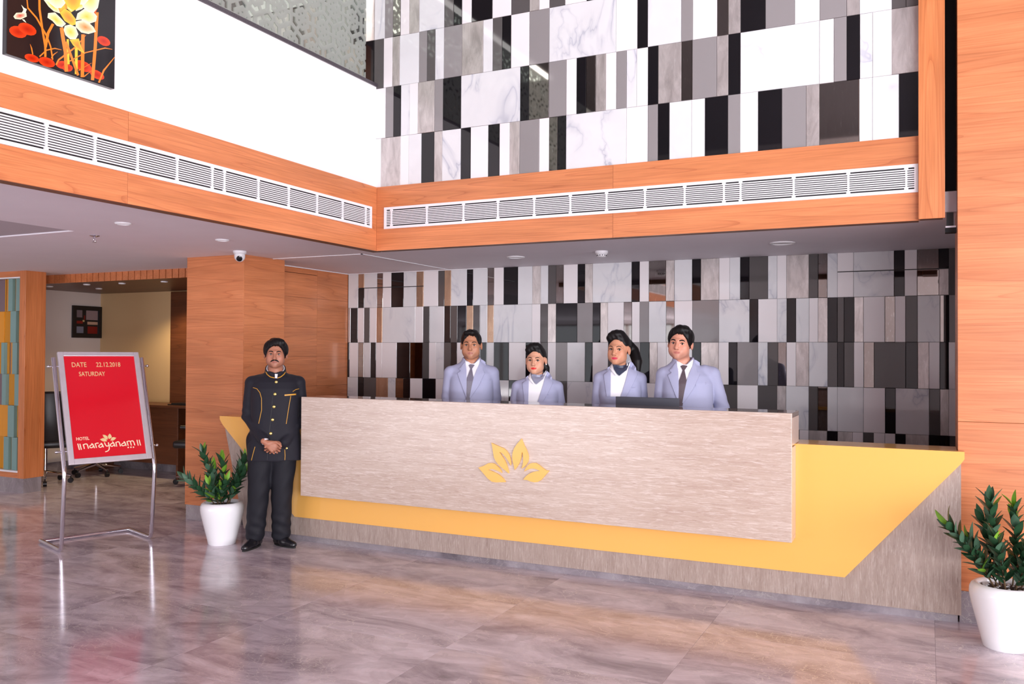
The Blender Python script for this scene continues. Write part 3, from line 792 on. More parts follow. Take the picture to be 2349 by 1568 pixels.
def office_chair(label, x, y, rz):
    t = thing('office_chair', label, 'chair', (x, y, 0), rz, 'black swivel chairs in the office')
    b = MB().cbox(-0.25, 0.25, -0.25, 0.25, 0.44, 0.53, 0.03); b.build('seat', M['office_black'], t, 50)
    b = MB().cbox(-0.235, 0.235, 0.20, 0.27, 0.50, 1.12, 0.03)
    b.xform(lambda p: (p[0] * (1 - 0.25 * max(0, p[2] - 0.85) / 0.27), p[1] + (p[2] - 0.5) * 0.12 - 0.10 * (p[0] / 0.23) ** 2 * 0.5, p[2]))
    b.build('backrest', M['office_black'], t, 50)
    for s in (-1, 1):
        MB().tube([(s * 0.26, 0.18, 0.48), (s * 0.29, 0.17, 0.66), (s * 0.29, 0.1, 0.70), (s * 0.29, -0.12, 0.70)], [0.018, 0.018, 0.024, 0.024], 8).build('armrest', M['office_black'], t, 50)
    MB().tube([(0, 0, 0.44), (0, 0, 0.12)], 0.025, 10).build('column', M['chrome'], t, 50)
    for k in range(5):
        a = 2 * PI * k / 5 + 0.3
        MB().tube([(0, 0, 0.14), (0.15 * math.cos(a), 0.15 * math.sin(a), 0.115), (0.29 * math.cos(a), 0.29 * math.sin(a), 0.085)], [0.024, 0.019, 0.013], 8).build('leg', M['chrome'], t, 50)
        cx, cy = 0.29 * math.cos(a), 0.29 * math.sin(a)
        q = MB().tube([(cx - 0.02 * math.sin(a), cy + 0.02 * math.cos(a), 0.03), (cx + 0.02 * math.sin(a), cy - 0.02 * math.cos(a), 0.03)], 0.03, 12)
        q.tube([(cx, cy, 0.03), (cx, cy, 0.09)], 0.008, 6)
        q.build('caster', M['office_black'], t, 50)
    return t
office_chair('black office chair beside the tiled partition screen', -9.64, 6.96, -2.18)
office_chair('black office chair behind the red sign, only its base in view', -9.72, 7.74, PI + 0.1)
office_chair('black office chair at the right end of the office desk, by the pillar', -8.02, 7.86, -1.2)

# ------------------------------------------------------------------ ceiling fittings
def downlight(x, y, r, label, z=ZS, group='round recessed ceiling lights'):
    t = thing('downlight', label, 'light', (x, y, z), 0, group)
    MB().lathe([(r * 0.72, 0.0), (r, 0.0), (r, -0.006), (r * 0.9, -0.012), (r * 0.74, -0.010), (r * 0.70, -0.002)], n=28).build('ring', M['white_plastic'], t, 40)
    MB().lathe([(r * 0.69, -0.001), (r * 0.69, -0.004), (r * 0.3, -0.005)], n=24).build('diffuser', M['wall'], t, 40)
    return t
downlight(-5.111, 4.263, 0.055, 'small recessed downlight in the soffit nearest the left picture edge')
downlight(-5.124, 5.225, 0.055, 'small recessed downlight in the soffit beside the dome camera')
downlight(-3.473, 7.259, 0.085, 'round white ceiling light above the tie man at the left of the desk')
downlight(-1.055, 7.191, 0.10, 'round white ceiling light above the right end of the desk')
for i, (x, y) in enumerate(((-9.872, 7.159), (-9.151, 7.123), (-8.602, 7.171), (-7.922, 7.181), (-9.602, 7.653))):
    downlight(x, y, 0.04, ('tiny office ceiling light at the far left of the slatted front row', 'tiny office ceiling light, second from left in the slatted front row', 'tiny office ceiling light, third from left in the slatted front row', 'tiny office ceiling light at the right, nearest the wood pillar', 'tiny office ceiling light set further back, above the picture')[i], 2.41, 'tiny office ceiling lights')
def lamp(x, y, z, power, col, size=1.9):
    l = bpy.data.lights.new('office_lamp', 'SPOT'); l.energy = power; l.color = col; l.spot_size = size; l.spot_blend = 0.5; l.shadow_soft_size = 0.04
    o = bpy.data.objects.new('office_lamp', l); COL.objects.link(o); o.location = (x, y, z)
lamp(-8.6, 7.8, 2.36, 55, (1.0, 0.74, 0.42), 2.5)
lamp(-7.5, 7.9, 2.36, 30, (1.0, 0.74, 0.42), 2.4)

sp = thing('fire_sprinkler', 'chrome fire sprinkler hanging from the left soffit', 'sprinkler', (-5.859, 4.625, ZS))
MB().lathe([(0.036, 0.0), (0.038, -0.004), (0.02, -0.012), (0.012, -0.014)], n=20).build('escutcheon', M['chrome'], sp, 40)
MB().tube([(0, 0, -0.012), (0, 0, -0.03)], 0.009, 10).build('body', M['chrome'], sp, 40)
for s in (-1, 1):
    MB().tube([(s * 0.006, 0, -0.028), (s * 0.013, 0, -0.04), (s * 0.004, 0, -0.052)], 0.003, 6).build('arm', M['chrome'], sp, 40)
MB().lathe([(0.003, -0.050), (0.016, -0.052), (0.016, -0.054), (0.003, -0.055)], n=16).build('deflector', M['chrome'], sp, 40)
sm = thing('smoke_detector', 'white smoke detector on the soffit above the desk', 'detector', (-2.584, 7.151, ZS))
MB().lathe([(0.056, 0), (0.058, -0.012), (0.056, -0.022), (0.050, -0.024)], n=28).build('base', M['white_plastic'], sm, 40)
MB().lathe([(0.049, -0.023), (0.047, -0.028), (0.036, -0.05), (0.02, -0.056), (0.004, -0.057)], n=28).build('cover', M['white_plastic'], sm, 40)
for k in range(12):
    a = 2 * PI * k / 12
    q = MB().box(-0.004, 0.004, -0.002, 0.002, -0.042, -0.034)
    q.xform(lambda p, a=a: ((0.0425 + p[1]) * math.cos(a) - p[0] * math.sin(a), (0.0425 + p[1]) * math.sin(a) + p[0] * math.cos(a), p[2]))
    q.build('slot', M['black'], sm)
cc = thing('dome_camera', 'white dome security camera on the soffit by the pillar top', 'camera', (-5.557, 5.88, ZS))
MB().lathe([(0.058, 0), (0.060, -0.008), (0.054, -0.024), (0.046, -0.03)], n=28).build('mount', M['white_plastic'], cc, 40)
MB().lathe([(0.047, -0.028)] + [(0.047 * math.cos(a), -0.05 - 0.047 * math.sin(a)) for a in [i * PI / 2 / 8 for i in range(8)]] + [(0.002, -0.097)], n=28).build('ball', M['white_plastic'], cc, 40)
q = MB().lathe([(0.026, 0.0), (0.026, 0.006), (0.02, 0.008), (0.003, 0.009)], n=20)
dv = Vector((0.60, -0.72, -0.36)).normalized(); qt = dv.to_track_quat('Z', 'Y')
q.xform(lambda p: qt @ Vector(p) + Vector((0, 0, -0.055)) + dv * 0.042)
q.build('lens', M['lens'], cc, 40)
# ------------------------------------------------------------------ reception desk
desk = thing('reception_desk', 'long reception desk of pink travertine and yellow panels with a petal logo', 'desk', (0, 0, 0))
MB().box(-5.40, 0.16, 5.84, 5.98, 0.0, 0.05).build('plinth', M['stone'], desk)
# upright travertine carcass, its left end raked
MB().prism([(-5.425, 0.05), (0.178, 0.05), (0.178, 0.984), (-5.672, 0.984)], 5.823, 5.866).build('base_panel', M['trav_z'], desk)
YP = [(-5.70, 1.029), (0.196, 1.029), (0.196, 0.985), (0.178, 0.958), (-0.472, 0.206), (-4.845, 0.206), (-5.668, 0.955), (-5.70, 1.0)]
MB().prism(YP, 5.803, 5.8225).build('yellow_panel', M['yellow'], desk)
MB().cbox(-5.70, 0.158, 5.866, 6.12, 0.996, 1.029, 0.001).cbox(-5.70, 0.196, 5.8228, 5.8655, 0.985, 1.029, 0.001).build('worktop', M['yellow'], desk)
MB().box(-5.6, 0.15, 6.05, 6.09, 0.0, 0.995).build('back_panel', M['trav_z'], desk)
# raised transaction counter
MB().cbox(-4.635, -0.768, 5.622, 5.652, 0.427, 1.2355, 0.0025).build('counter_front', M['trav'], desk)
MB().cbox(-4.635, -0.768, 5.6525, 5.802, 0.427, 0.455, 0.001).build('counter_underside', M['trav'], desk)
MB().cbox(-0.798, -0.768, 5.6525, 5.802, 0.456, 1.02, 0.001).cbox(-0.798, -0.768, 5.6525, 5.950, 1.031, 1.205, 0.001).build('counter_end', M['trav_end'], desk)
MB().cbox(-4.635, -4.605, 5.6525, 5.802, 0.456, 1.02, 0.001).cbox(-4.635, -4.605, 5.6525, 5.950, 1.031, 1.205, 0.001).build('counter_end', M['trav_end'], desk)
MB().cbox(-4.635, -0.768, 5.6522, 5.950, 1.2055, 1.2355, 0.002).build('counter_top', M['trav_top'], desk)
MB().box(-4.6, -0.80, 5.92, 5.95, 1.031, 1.204).build('counter_back', M['trav'], desk)
PETALS = [
[(-2.980,0.761),(-2.940,0.774),(-2.898,0.797),(-2.870,0.801),(-2.846,0.796),(-2.815,0.774),(-2.797,0.756),(-2.786,0.734),(-2.797,0.739),(-2.827,0.749),(-2.858,0.757),(-2.879,0.756),(-2.898,0.749),(-2.870,0.742),(-2.833,0.730),(-2.797,0.711),(-2.773,0.691),(-2.756,0.669),(-2.797,0.666),(-2.833,0.662),(-2.869,0.665),(-2.903,0.687),(-2.940,0.723),(-2.965,0.746)],
[(-2.874,0.948),(-2.847,0.937),(-2.810,0.925),(-2.774,0.914),(-2.750,0.896),(-2.729,0.868),(-2.718,0.839),(-2.714,0.807),(-2.717,0.792),(-2.728,0.814),(-2.750,0.843),(-2.774,0.868),(-2.792,0.880),(-2.808,0.884),(-2.789,0.859),(-2.768,0.831),(-2.752,0.802),(-2.742,0.776),(-2.734,0.750),(-2.732,0.734),(-2.758,0.753),(-2.788,0.773),(-2.815,0.793),(-2.840,0.821),(-2.852,0.845),(-2.860,0.885),(-2.866,0.920)],
[(-2.632,0.989),(-2.626,0.975),(-2.611,0.944),(-2.593,0.913),(-2.578,0.879),(-2.575,0.855),(-2.579,0.828),(-2.592,0.806),(-2.613,0.784),(-2.630,0.776),(-2.623,0.794),(-2.617,0.818),(-2.615,0.842),(-2.618,0.869),(-2.621,0.886),(-2.626,0.895),(-2.629,0.879),(-2.634,0.852),(-2.645,0.819),(-2.663,0.789),(-2.684,0.762),(-2.690,0.790),(-2.699,0.821),(-2.704,0.853),(-2.701,0.885),(-2.690,0.915),(-2.667,0.949),(-2.646,0.971)],
[(-2.411,0.774),(-2.439,0.776),(-2.465,0.791),(-2.494,0.811),(-2.517,0.822),(-2.543,0.821),(-2.563,0.815),(-2.584,0.796),(-2.598,0.777),(-2.607,0.756),(-2.586,0.768),(-2.563,0.778),(-2.534,0.782),(-2.511,0.778),(-2.486,0.768),(-2.508,0.764),(-2.537,0.757),(-2.569,0.742),(-2.592,0.724),(-2.615,0.698),(-2.583,0.696),(-2.554,0.687),(-2.528,0.684),(-2.502,0.688),(-2.476,0.703),(-2.456,0.725),(-2.433,0.751)],
]
for p in PETALS:
    MB().prism(p, 5.610, 5.6216).build('logo_petal', M['logo'], desk)

# laptop standing open on the worktop, lid back towards the lobby
lp = thing('laptop', 'dark grey laptop lid showing above the counter before the tall man', 'laptop', (-1.817, 6.06, 1.0295))
MB().cbox(-0.19, 0.19, -0.055, 0.058, 0, 0.014, 0.003).build('base', M['laptop'], lp, 40)
b = MB().cbox(-0.236, 0.236, -0.062, -0.054, 0.006, 0.262, 0.003)
b.xform(lambda p: (p[0], p[1] - 0.02 * (p[2] - 0.006), p[2]))
b.build('lid', M['laptop'], lp, 40)
MB().box(-0.18, 0.18, -0.05, 0.05, 0.0142, 0.016).build('keyboard', M['black'], lp)
# ------------------------------------------------------------------ lotus picture on the parapet wall
ART=[
('d','r','f',[(2.932,3.105),(2.925,3.096),(2.912,3.089),(2.894,3.085),(2.877,3.085),(2.862,3.089),(2.853,3.095),(2.852,3.104),(2.858,3.113),(2.871,3.120),(2.888,3.124),(2.906,3.124),(2.921,3.120),(2.930,3.113)]),
('d','r','f',[(3.021,3.108),(3.013,3.097),(2.997,3.089),(2.977,3.085),(2.956,3.085),(2.940,3.091),(2.930,3.100),(2.930,3.111),(2.938,3.122),(2.953,3.130),(2.973,3.134),(2.993,3.134),(3.010,3.129),(3.020,3.119)]),
('d','r','f',[(3.106,3.130),(3.101,3.120),(3.089,3.110),(3.072,3.103),(3.055,3.100),(3.040,3.102),(3.030,3.107),(3.028,3.116),(3.033,3.126),(3.045,3.136),(3.061,3.143),(3.078,3.146),(3.093,3.145),(3.103,3.139)]),
('d','r','f',[(3.126,3.121),(3.122,3.111),(3.113,3.103),(3.100,3.097),(3.086,3.094),(3.075,3.096),(3.067,3.102),(3.065,3.110),(3.069,3.120),(3.079,3.128),(3.092,3.134),(3.105,3.137),(3.117,3.135),(3.125,3.129)]),
('d','r','f',[(3.243,3.147),(3.232,3.136),(3.212,3.128),(3.188,3.125),(3.164,3.128),(3.144,3.135),(3.134,3.147),(3.134,3.159),(3.144,3.171),(3.163,3.179),(3.188,3.182),(3.212,3.180),(3.232,3.172),(3.243,3.160)]),
('d','r','f',[(3.322,3.125),(3.312,3.116),(3.295,3.110),(3.275,3.109),(3.255,3.112),(3.240,3.119),(3.231,3.130),(3.232,3.140),(3.241,3.149),(3.258,3.155),(3.278,3.157),(3.298,3.153),(3.314,3.146),(3.322,3.136)]),
('d','r','f',[(3.358,3.328),(3.348,3.318),(3.332,3.310),(3.314,3.307),(3.296,3.310),(3.282,3.317),(3.275,3.327),(3.277,3.339),(3.286,3.349),(3.302,3.356),(3.320,3.359),(3.338,3.357),(3.352,3.350),(3.359,3.340)]),
('d','r','f',[(2.862,3.216),(2.854,3.202),(2.838,3.191),(2.817,3.185),(2.797,3.185),(2.780,3.190),(2.770,3.200),(2.769,3.213),(2.778,3.226),(2.794,3.237),(2.814,3.243),(2.834,3.244),(2.852,3.239),(2.862,3.229)]),
('d','r','f',[(2.913,3.240),(2.903,3.228),(2.885,3.219),(2.863,3.216),(2.842,3.218),(2.825,3.225),(2.816,3.237),(2.817,3.250),(2.826,3.262),(2.844,3.271),(2.865,3.275),(2.887,3.273),(2.904,3.265),(2.914,3.254)]),
('o','o','s',[(2.972,3.136),(2.971,3.191),(2.954,3.269),(2.936,3.374),(2.925,3.418),(2.914,3.412),(2.924,3.368),(2.943,3.263),(2.959,3.186),(2.960,3.132)]),
('o','o','s',[(3.012,3.134),(2.999,3.200),(2.977,3.248),(2.917,3.324),(2.869,3.358),(2.824,3.380),(2.822,3.378),(2.863,3.351),(2.910,3.317),(2.969,3.242),(2.991,3.196),(3.004,3.131)]),
('o','o','s',[(2.973,3.186),(2.987,3.264),(3.014,3.321),(3.000,3.322),(2.972,3.263),(2.958,3.184)]),
('o','o','s',[(2.936,3.124),(2.972,3.168),(3.019,3.193),(3.058,3.200),(3.059,3.202),(3.019,3.199),(2.969,3.173),(2.931,3.127)]),
('o','o','s',[(3.001,3.137),(3.015,3.160),(3.036,3.183),(3.035,3.184),(3.011,3.163),(2.997,3.139)]),
('o','o','s',[(2.899,3.126),(2.892,3.156),(2.881,3.174),(2.880,3.173),(2.886,3.152),(2.893,3.123)]),
('o','o','s',[(3.099,3.097),(3.092,3.201),(3.075,3.278),(3.067,3.324),(3.046,3.314),(3.054,3.268),(3.071,3.192),(3.078,3.090)]),
('y','y','s',[(3.107,3.139),(3.100,3.272),(3.087,3.267),(3.094,3.135)]),
('y','y','s',[(3.156,3.101),(3.154,3.243),(3.137,3.237),(3.139,3.095)]),
('o','o','s',[(3.195,3.095),(3.196,3.330),(3.175,3.323),(3.174,3.089)]),
('o','o','s',[(3.258,3.096),(3.273,3.288),(3.282,3.482),(3.262,3.475),(3.253,3.282),(3.238,3.092)]),
('o','o','s',[(3.166,3.099),(3.127,3.180),(3.090,3.257),(3.076,3.248),(3.114,3.171),(3.152,3.090)]),
('o','o','s',[(3.032,3.110),(3.044,3.139),(3.149,3.245),(3.205,3.329),(3.203,3.330),(3.142,3.249),(3.038,3.144),(3.023,3.112)]),
('o','o','s',[(3.108,3.153),(3.203,3.229),(3.326,3.294),(3.373,3.304),(3.374,3.306),(3.325,3.300),(3.201,3.234),(3.104,3.157)]),
('o','o','s',[(3.163,3.120),(3.241,3.186),(3.240,3.187),(3.160,3.124)]),
('o','o','s',[(3.198,3.097),(3.242,3.145),(3.241,3.146),(3.194,3.101)]),
('o','o','s',[(3.294,3.092),(3.324,3.168),(3.392,3.267),(3.389,3.268),(3.314,3.170),(3.283,3.092)]),
('o','r','f',[(3.194,3.518),(3.282,3.551),(3.275,3.507),(3.260,3.466),(3.218,3.469),(3.191,3.476)]),
('o','y','f',[(3.105,3.270),(3.160,3.295),(3.175,3.256),(3.198,3.225),(3.164,3.230),(3.127,3.247)]),
('y','w','f',[(2.953,3.428),(3.016,3.451),(3.037,3.420),(3.047,3.391),(3.010,3.390),(2.981,3.403)]),
('y','o','f',[(3.016,3.451),(3.080,3.475),(3.088,3.432),(3.047,3.392),(3.034,3.419)]),
('w','y','f',[(3.080,3.475),(3.146,3.500),(3.139,3.447),(3.113,3.421),(3.088,3.432)]),
('y','w','f',[(3.146,3.500),(3.196,3.518),(3.200,3.490),(3.176,3.461),(3.139,3.437)]),
('y','w','f',[(2.978,3.368),(3.017,3.386),(3.052,3.367),(3.082,3.348),(3.060,3.322),(3.028,3.319),(3.003,3.336),(2.975,3.343)]),
('o','y','f',[(3.045,3.393),(3.073,3.427),(3.106,3.422),(3.140,3.394),(3.140,3.365),(3.118,3.352),(3.074,3.361)]),
('y','w','f',[(3.150,3.428),(3.191,3.468),(3.237,3.479),(3.272,3.456),(3.265,3.425),(3.226,3.400),(3.173,3.403),(3.140,3.388)]),
('o','w','f',[(3.140,3.381),(3.184,3.405),(3.226,3.400),(3.250,3.389),(3.266,3.368),(3.219,3.340),(3.174,3.333),(3.140,3.351)]),
('y','w','f',[(3.075,3.335),(3.107,3.353),(3.140,3.351),(3.157,3.317),(3.141,3.285),(3.108,3.274),(3.079,3.287),(3.069,3.311)]),
('q','w','f',[(2.789,3.283),(2.804,3.307),(2.834,3.319),(2.857,3.326),(2.860,3.308),(2.828,3.282),(2.798,3.274)]),
('w','w','f',[(2.834,3.319),(2.853,3.323),(2.860,3.346),(2.846,3.347),(2.830,3.357),(2.842,3.336)]),
('w','w','f',[(2.834,3.286),(2.847,3.288),(2.859,3.275),(2.844,3.279)]),
]
pt = thing('lotus_picture', 'glossy black picture of a yellow lotus on the white upper wall', 'picture', (-4.18, 0, 0))
def art_rgb(k):
    return {'d': S(172, 28, 8), 'r': S(236, 66, 24), 'o': S(248, 132, 44), 'y': S(255, 200, 60), 'w': S(255, 250, 210), 'q': S(224, 40, 30)}[k]
MB().cbox(0.0, 0.033, 2.755, 3.392, 3.085, 4.10, 0.003).build('panel', M['frame_black'], pt)
verts, faces, vc = [], [], []
lay = 0.0332
ART += [('y', 'w', 'f', [(3.0 + 0.05 * math.cos(q * PI / 6) * 1.3 + dx_, 3.50 + dz_ + 0.09 * math.sin(q * PI / 6)) for q in range(12)]) for dx_, dz_ in ((0.02, 0.0), (0.22, 0.05), (0.07, 0.05), (0.16, 0.07))]
ART.append(('o', 'y', 'f', [(3.115 + 0.055 * math.cos(q * PI / 6), 3.51 + 0.075 * math.sin(q * PI / 6)) for q in range(12)]))
for c0, c1, mode, pts in ART:
    # the flower and its stems go on above the part the photograph shows
    pts = [(y, z + (0.30 if mode == 's' else 0.0)) if abs(z - 3.3597 - (y - 2.7715) * 0.374) < 0.006 else (y, z) for y, z in pts]
    lay += 0.00002
    n0 = len(verts)
    if mode == 's':
        verts += [(lay, y, z) for y, z in pts]
        vc += [art_rgb(c0)] * len(pts)
        h = len(pts) // 2
        for i in range(h - 1):
            faces.append((n0 + i, n0 + i + 1, n0 + 2 * h - 2 - i, n0 + 2 * h - 1 - i))
    else:
        cy = sum(p[0] for p in pts) / len(pts); cz = sum(p[1] for p in pts) / len(pts)
        verts.append((lay, cy, cz)); vc.append(art_rgb(c0))
        n = len(pts)
        verts += [(lay, cy + (y - cy) * 0.55, cz + (z - cz) * 0.55) for y, z in pts]
        vc += [tuple(0.6 * a + 0.4 * b_ for a, b_ in zip(art_rgb(c0), art_rgb(c1)))] * n
        verts += [(lay, y, z) for y, z in pts]
        vc += [art_rgb(c1)] * n
        for i in range(n):
            j = (i + 1) % n
            faces.append((n0, n0 + 1 + i, n0 + 1 + j))
            faces.append((n0 + 1 + i, n0 + 1 + n + i, n0 + 1 + n + j, n0 + 1 + j))
me = bpy.data.meshes.new('flower_print'); me.from_pydata(verts, [], faces)
at = me.color_attributes.new('tint', 'FLOAT_COLOR', 'POINT')
at.data.foreach_set('color', [x for c_ in vc for x in c_])
me.materials.append(M['print'])
link('flower_print', me, pt)

# ------------------------------------------------------------------ sign stand
FL = Vector((-6.2292, 4.6331, 0.0)); DA = math.atan2(0.94431517, 0.32904233)
sg = thing('sign_stand', 'red welcome board in a steel frame on a bent tube stand', 'sign', FL[:], DA)
# local frame: x along the board, -y towards the viewer side (normal), z up
LB = 0.7121
def T(s, a, z): return (s, -a, z)
def bendpts(pts, r, n=6):
    out = [Vector(pts[0])]
    for i in range(1, len(pts) - 1):
        p0, p1, p2 = Vector(pts[i - 1]), Vector(pts[i]), Vector(pts[i + 1])
        u = (p0 - p1).normalized(); w = (p2 - p1).normalized()
        a = p1 + u * r; b_ = p1 + w * r
        for k in range(n + 1):
            t_ = k / n
            out.append((1 - t_) ** 2 * a + 2 * t_ * (1 - t_) * p1 + t_ * t_ * b_)
    out.append(Vector(pts[-1]))
    return out
for s in (0.0, LB):
    MB().tube(bendpts([T(s, -0.475, 0.017), T(s, 0.035, 0.017), T(s, 0.092, 0.63), T(s, -0.214, 1.545)], 0.055), 0.0165, 14).build('tube_leg', M['chrome'], sg, 50)
MB().tube([T(0.012, -0.445, 0.017), T(LB - 0.012, -0.445, 0.017)], 0.0155, 14).build('crossbar', M['chrome'], sg, 50)
for s, d in ((0.0, -1), (LB, 1)):
    for z, a in ((1.475, -0.192), (0.80, 0.033)):
        q = MB().tube([T(s - d * 0.03, a, z), T(s + d * 0.035, a, z)], 0.006, 8)
        vs0 = len(q.v)
        q.lathe([(0.002, -0.013), (0.009, -0.010), (0.013, 0.0), (0.009, 0.010), (0.002, 0.013)], n=12)
        q.xform(lambda p, s=s, d=d, a=a, z=z: (s + d * 0.043 + p[2], -a + p[0], z + p[1]), vs0)
        q.build('knob', M['chrome'], sg, 50)
# board: local (s, t) along its own plane
UPA, UPZ = -0.31 / 0.94717, 0.895 / 0.94717
BS0, BS1, BH = 0.031, 0.684, 0.947
def Bd(s, t, o=0.0):
    """point on the board plane, o = proud of it towards the viewer"""
    a = 0.09 + t * UPA + o * UPZ
    z = 0.697 + t * UPZ - o * UPA
    return (s, -a, z)
def board_box(s0, s1, t0, t1, o0, o1):
    b = MB()
    b.add([Bd(s, t, o) for o in (o0, o1) for (s, t) in ((s0, t0), (s1, t0), (s1, t1), (s0, t1))],
          [(3, 2, 1, 0), (4, 5, 6, 7), (0, 1, 5, 4), (1, 2, 6, 5), (2, 3, 7, 6), (3, 0, 4, 7)])
    return b
fr = board_box(BS0, BS0 + 0.042, 0, BH, -0.016, 0.012)
for q in ((BS1 - 0.042, BS1, 0, BH), (BS0 + 0.042, BS1 - 0.042, 0, 0.045), (BS0 + 0.042, BS1 - 0.042, BH - 0.037, BH)):
    k = board_box(*q, -0.016, 0.012); fr.add(k.v, k.f)
fro = fr.build('frame', M['brushed'], sg)
bv = fro.modifiers.new('bevel', 'BEVEL'); bv.width = 0.003; bv.segments = 2; bv.limit_method = 'ANGLE'
board_box(BS0 + 0.04, BS1 - 0.04, 0.043, BH - 0.035, -0.014, 0.0).build('red_panel', M['red'], sg)
def text_part(txt, s0, s1, t0, t1, mat, name):
    cu = bpy.data.curves.new(name, 'FONT'); cu.body = txt; cu.size = 1.0
    cu.extrude = 0.0; cu.resolution_u = 3
    o = bpy.data.objects.new(name, cu); COL.objects.link(o)
    bpy.context.view_layer.update()
    me = bpy.data.meshes.new_from_object(o.evaluated_get(bpy.context.evaluated_depsgraph_get()))
    bpy.data.objects.remove(o)
    co = [v.co.copy() for v in me.vertices]
    x0, x1 = min(p.x for p in co), max(p.x for p in co); y0, y1 = min(p.y for p in co), max(p.y for p in co)
    bm = bmesh.new(); bm.from_mesh(me)
    r = bmesh.ops.extrude_face_region(bm, geom=bm.faces[:])
    for g_ in r['geom']:
        if isinstance(g_, bmesh.types.BMVert): g_.co.z = 1.0
    for v in bm.verts:
        s = s0 + (v.co.x - x0) / (x1 - x0) * (s1 - s0); t_ = t0 + (v.co.y - y0) / (y1 - y0) * (t1 - t0)
        v.co = Bd(s, t_, 0.0002 + 0.004 * v.co.z)
    bmesh.ops.recalc_face_normals(bm, faces=bm.faces)
    bm.to_mesh(me); bm.free()
    me.materials.clear(); me.materials.append(mat)
    return link(name, me, sg)
text_part('DATE', 0.132, 0.246, 0.817, 0.857, M['gold'], 'lettering')
text_part('22.12.2018', 0.323, 0.520, 0.817, 0.857, M['gold'], 'lettering')
text_part('SATURDAY', 0.180, 0.387, 0.737, 0.775, M['gold'], 'lettering')
text_part('HOTEL', 0.106, 0.205, 0.195, 0.221, M['cream_letter'], 'lettering')
STROKES=[
[(0.1540,0.1615),(0.1591,0.1224)],
[(0.1567,0.1581),(0.1736,0.1634),(0.1851,0.1593),(0.1903,0.1216)],
[(0.2170,0.1628),(0.2268,0.1563),(0.2315,0.1429),(0.2370,0.1229)],
[(0.2265,0.1530),(0.2112,0.1509),(0.2013,0.1419),(0.2018,0.1321),(0.2132,0.1263),(0.2258,0.1319),(0.2318,0.1461)],
[(0.2455,0.1614),(0.2522,0.1234)],
[(0.2467,0.1581),(0.2609,0.1636),(0.2728,0.1611)],
[(0.2896,0.1615),(0.2980,0.1544),(0.3027,0.1409),(0.3070,0.1242)],
[(0.2976,0.1511),(0.2837,0.1488),(0.2706,0.1400),(0.2726,0.1300),(0.2841,0.1242),(0.2971,0.1315),(0.3015,0.1443)],
[(0.3190,0.1644),(0.3243,0.1426),(0.3338,0.1304),(0.3466,0.1344),(0.3507,0.1440)],
[(0.3496,0.1622),(0.3532,0.1240),(0.3492,0.1012),(0.3355,0.0892),(0.3167,0.0857)],
[(0.3810,0.1666),(0.3894,0.1577),(0.3953,0.1407),(0.3982,0.1239)],
[(0.3890,0.1544),(0.3748,0.1521),(0.3614,0.1432),(0.3632,0.1315),(0.3750,0.1257),(0.3900,0.1345),(0.3943,0.1458)],
[(0.4085,0.1613),(0.4121,0.1229)],
[(0.4113,0.1578),(0.4260,0.1634),(0.4365,0.1593),(0.4418,0.1223)],
[(0.4731,0.1618),(0.4816,0.1528),(0.4862,0.1374),(0.4876,0.1223)],
[(0.4812,0.1495),(0.4669,0.1488),(0.4515,0.1383),(0.4535,0.1281),(0.4656,0.1239),(0.4807,0.1311),(0.4852,0.1425)],
[(0.4985,0.1617),(0.5051,0.1227)],
[(0.4997,0.1582),(0.5163,0.1638),(0.5268,0.1580),(0.5307,0.1224)],
[(0.5268,0.1580),(0.5419,0.1637),(0.5524,0.1579),(0.5595,0.1220)],
]
BLEAF=[
[(0.2868,0.1930),(0.3106,0.2012),(0.3315,0.1949),(0.3399,0.1728),(0.3166,0.1711),(0.2992,0.1806)],
[(0.3120,0.2292),(0.3287,0.2265),(0.3445,0.2155),(0.3475,0.2004),(0.3442,0.1841),(0.3257,0.1986),(0.3164,0.2124)],
[(0.3668,0.2356),(0.3763,0.2234),(0.3809,0.2081),(0.3735,0.1970),(0.3572,0.1898),(0.3497,0.2069),(0.3544,0.2215)],
[(0.4155,0.1958),(0.3976,0.2037),(0.3802,0.2015),(0.3667,0.1775),(0.3881,0.1744),(0.4031,0.1833)],
]
def stroke(b, pts, w):
    """rounded ribbon of width w standing 4 mm proud"""
    P2 = [Vector(p) for p in pts]
    # smooth with Chaikin
    for _ in range(2):
        if len(P2) > 2:
            q = [P2[0]]
            for i in range(len(P2) - 1):
                q += [P2[i] * 0.75 + P2[i + 1] * 0.25, P2[i] * 0.25 + P2[i + 1] * 0.75]
            q.append(P2[-1]); P2 = q
    L, R_ = [], []
    n = len(P2)
    for i in range(n):
        t_ = (P2[min(i + 1, n - 1)] - P2[max(i - 1, 0)]).normalized()
        nn = Vector((-t_.y, t_.x)) * w / 2
        L.append(P2[i] + nn); R_.append(P2[i] - nn)
    vs = []
    for o in (0.0002, 0.004):
        vs += [Bd(p.x, p.y, o) for p in L] + [Bd(p.x, p.y, o) for p in R_]
    fs = []
    m = 2 * n
    for i in range(n - 1):
        fs += [(m + i, m + i + 1, m + n + i + 1, m + n + i), (i, n + i, n + i + 1, i + 1), (i, i + 1, m + i + 1, m + i), (n + i, m + n + i, m + n + i + 1, n + i + 1)]
    fs += [(0, m, m + n, n), (n - 1, 2 * n - 1, m + 2 * n - 1, m + n - 1)]
    b.add(vs, fs)
groups = [(0, 2), (2, 4), (4, 6), (6, 8), (8, 10), (10, 12), (12, 14), (14, 16), (16, 19)]
for g0, g1_ in groups:
    b = MB()
    for s in STROKES[g0:g1_]: stroke(b, s, 0.0072)
    b.build('lettering', M['cream_letter'], sg)
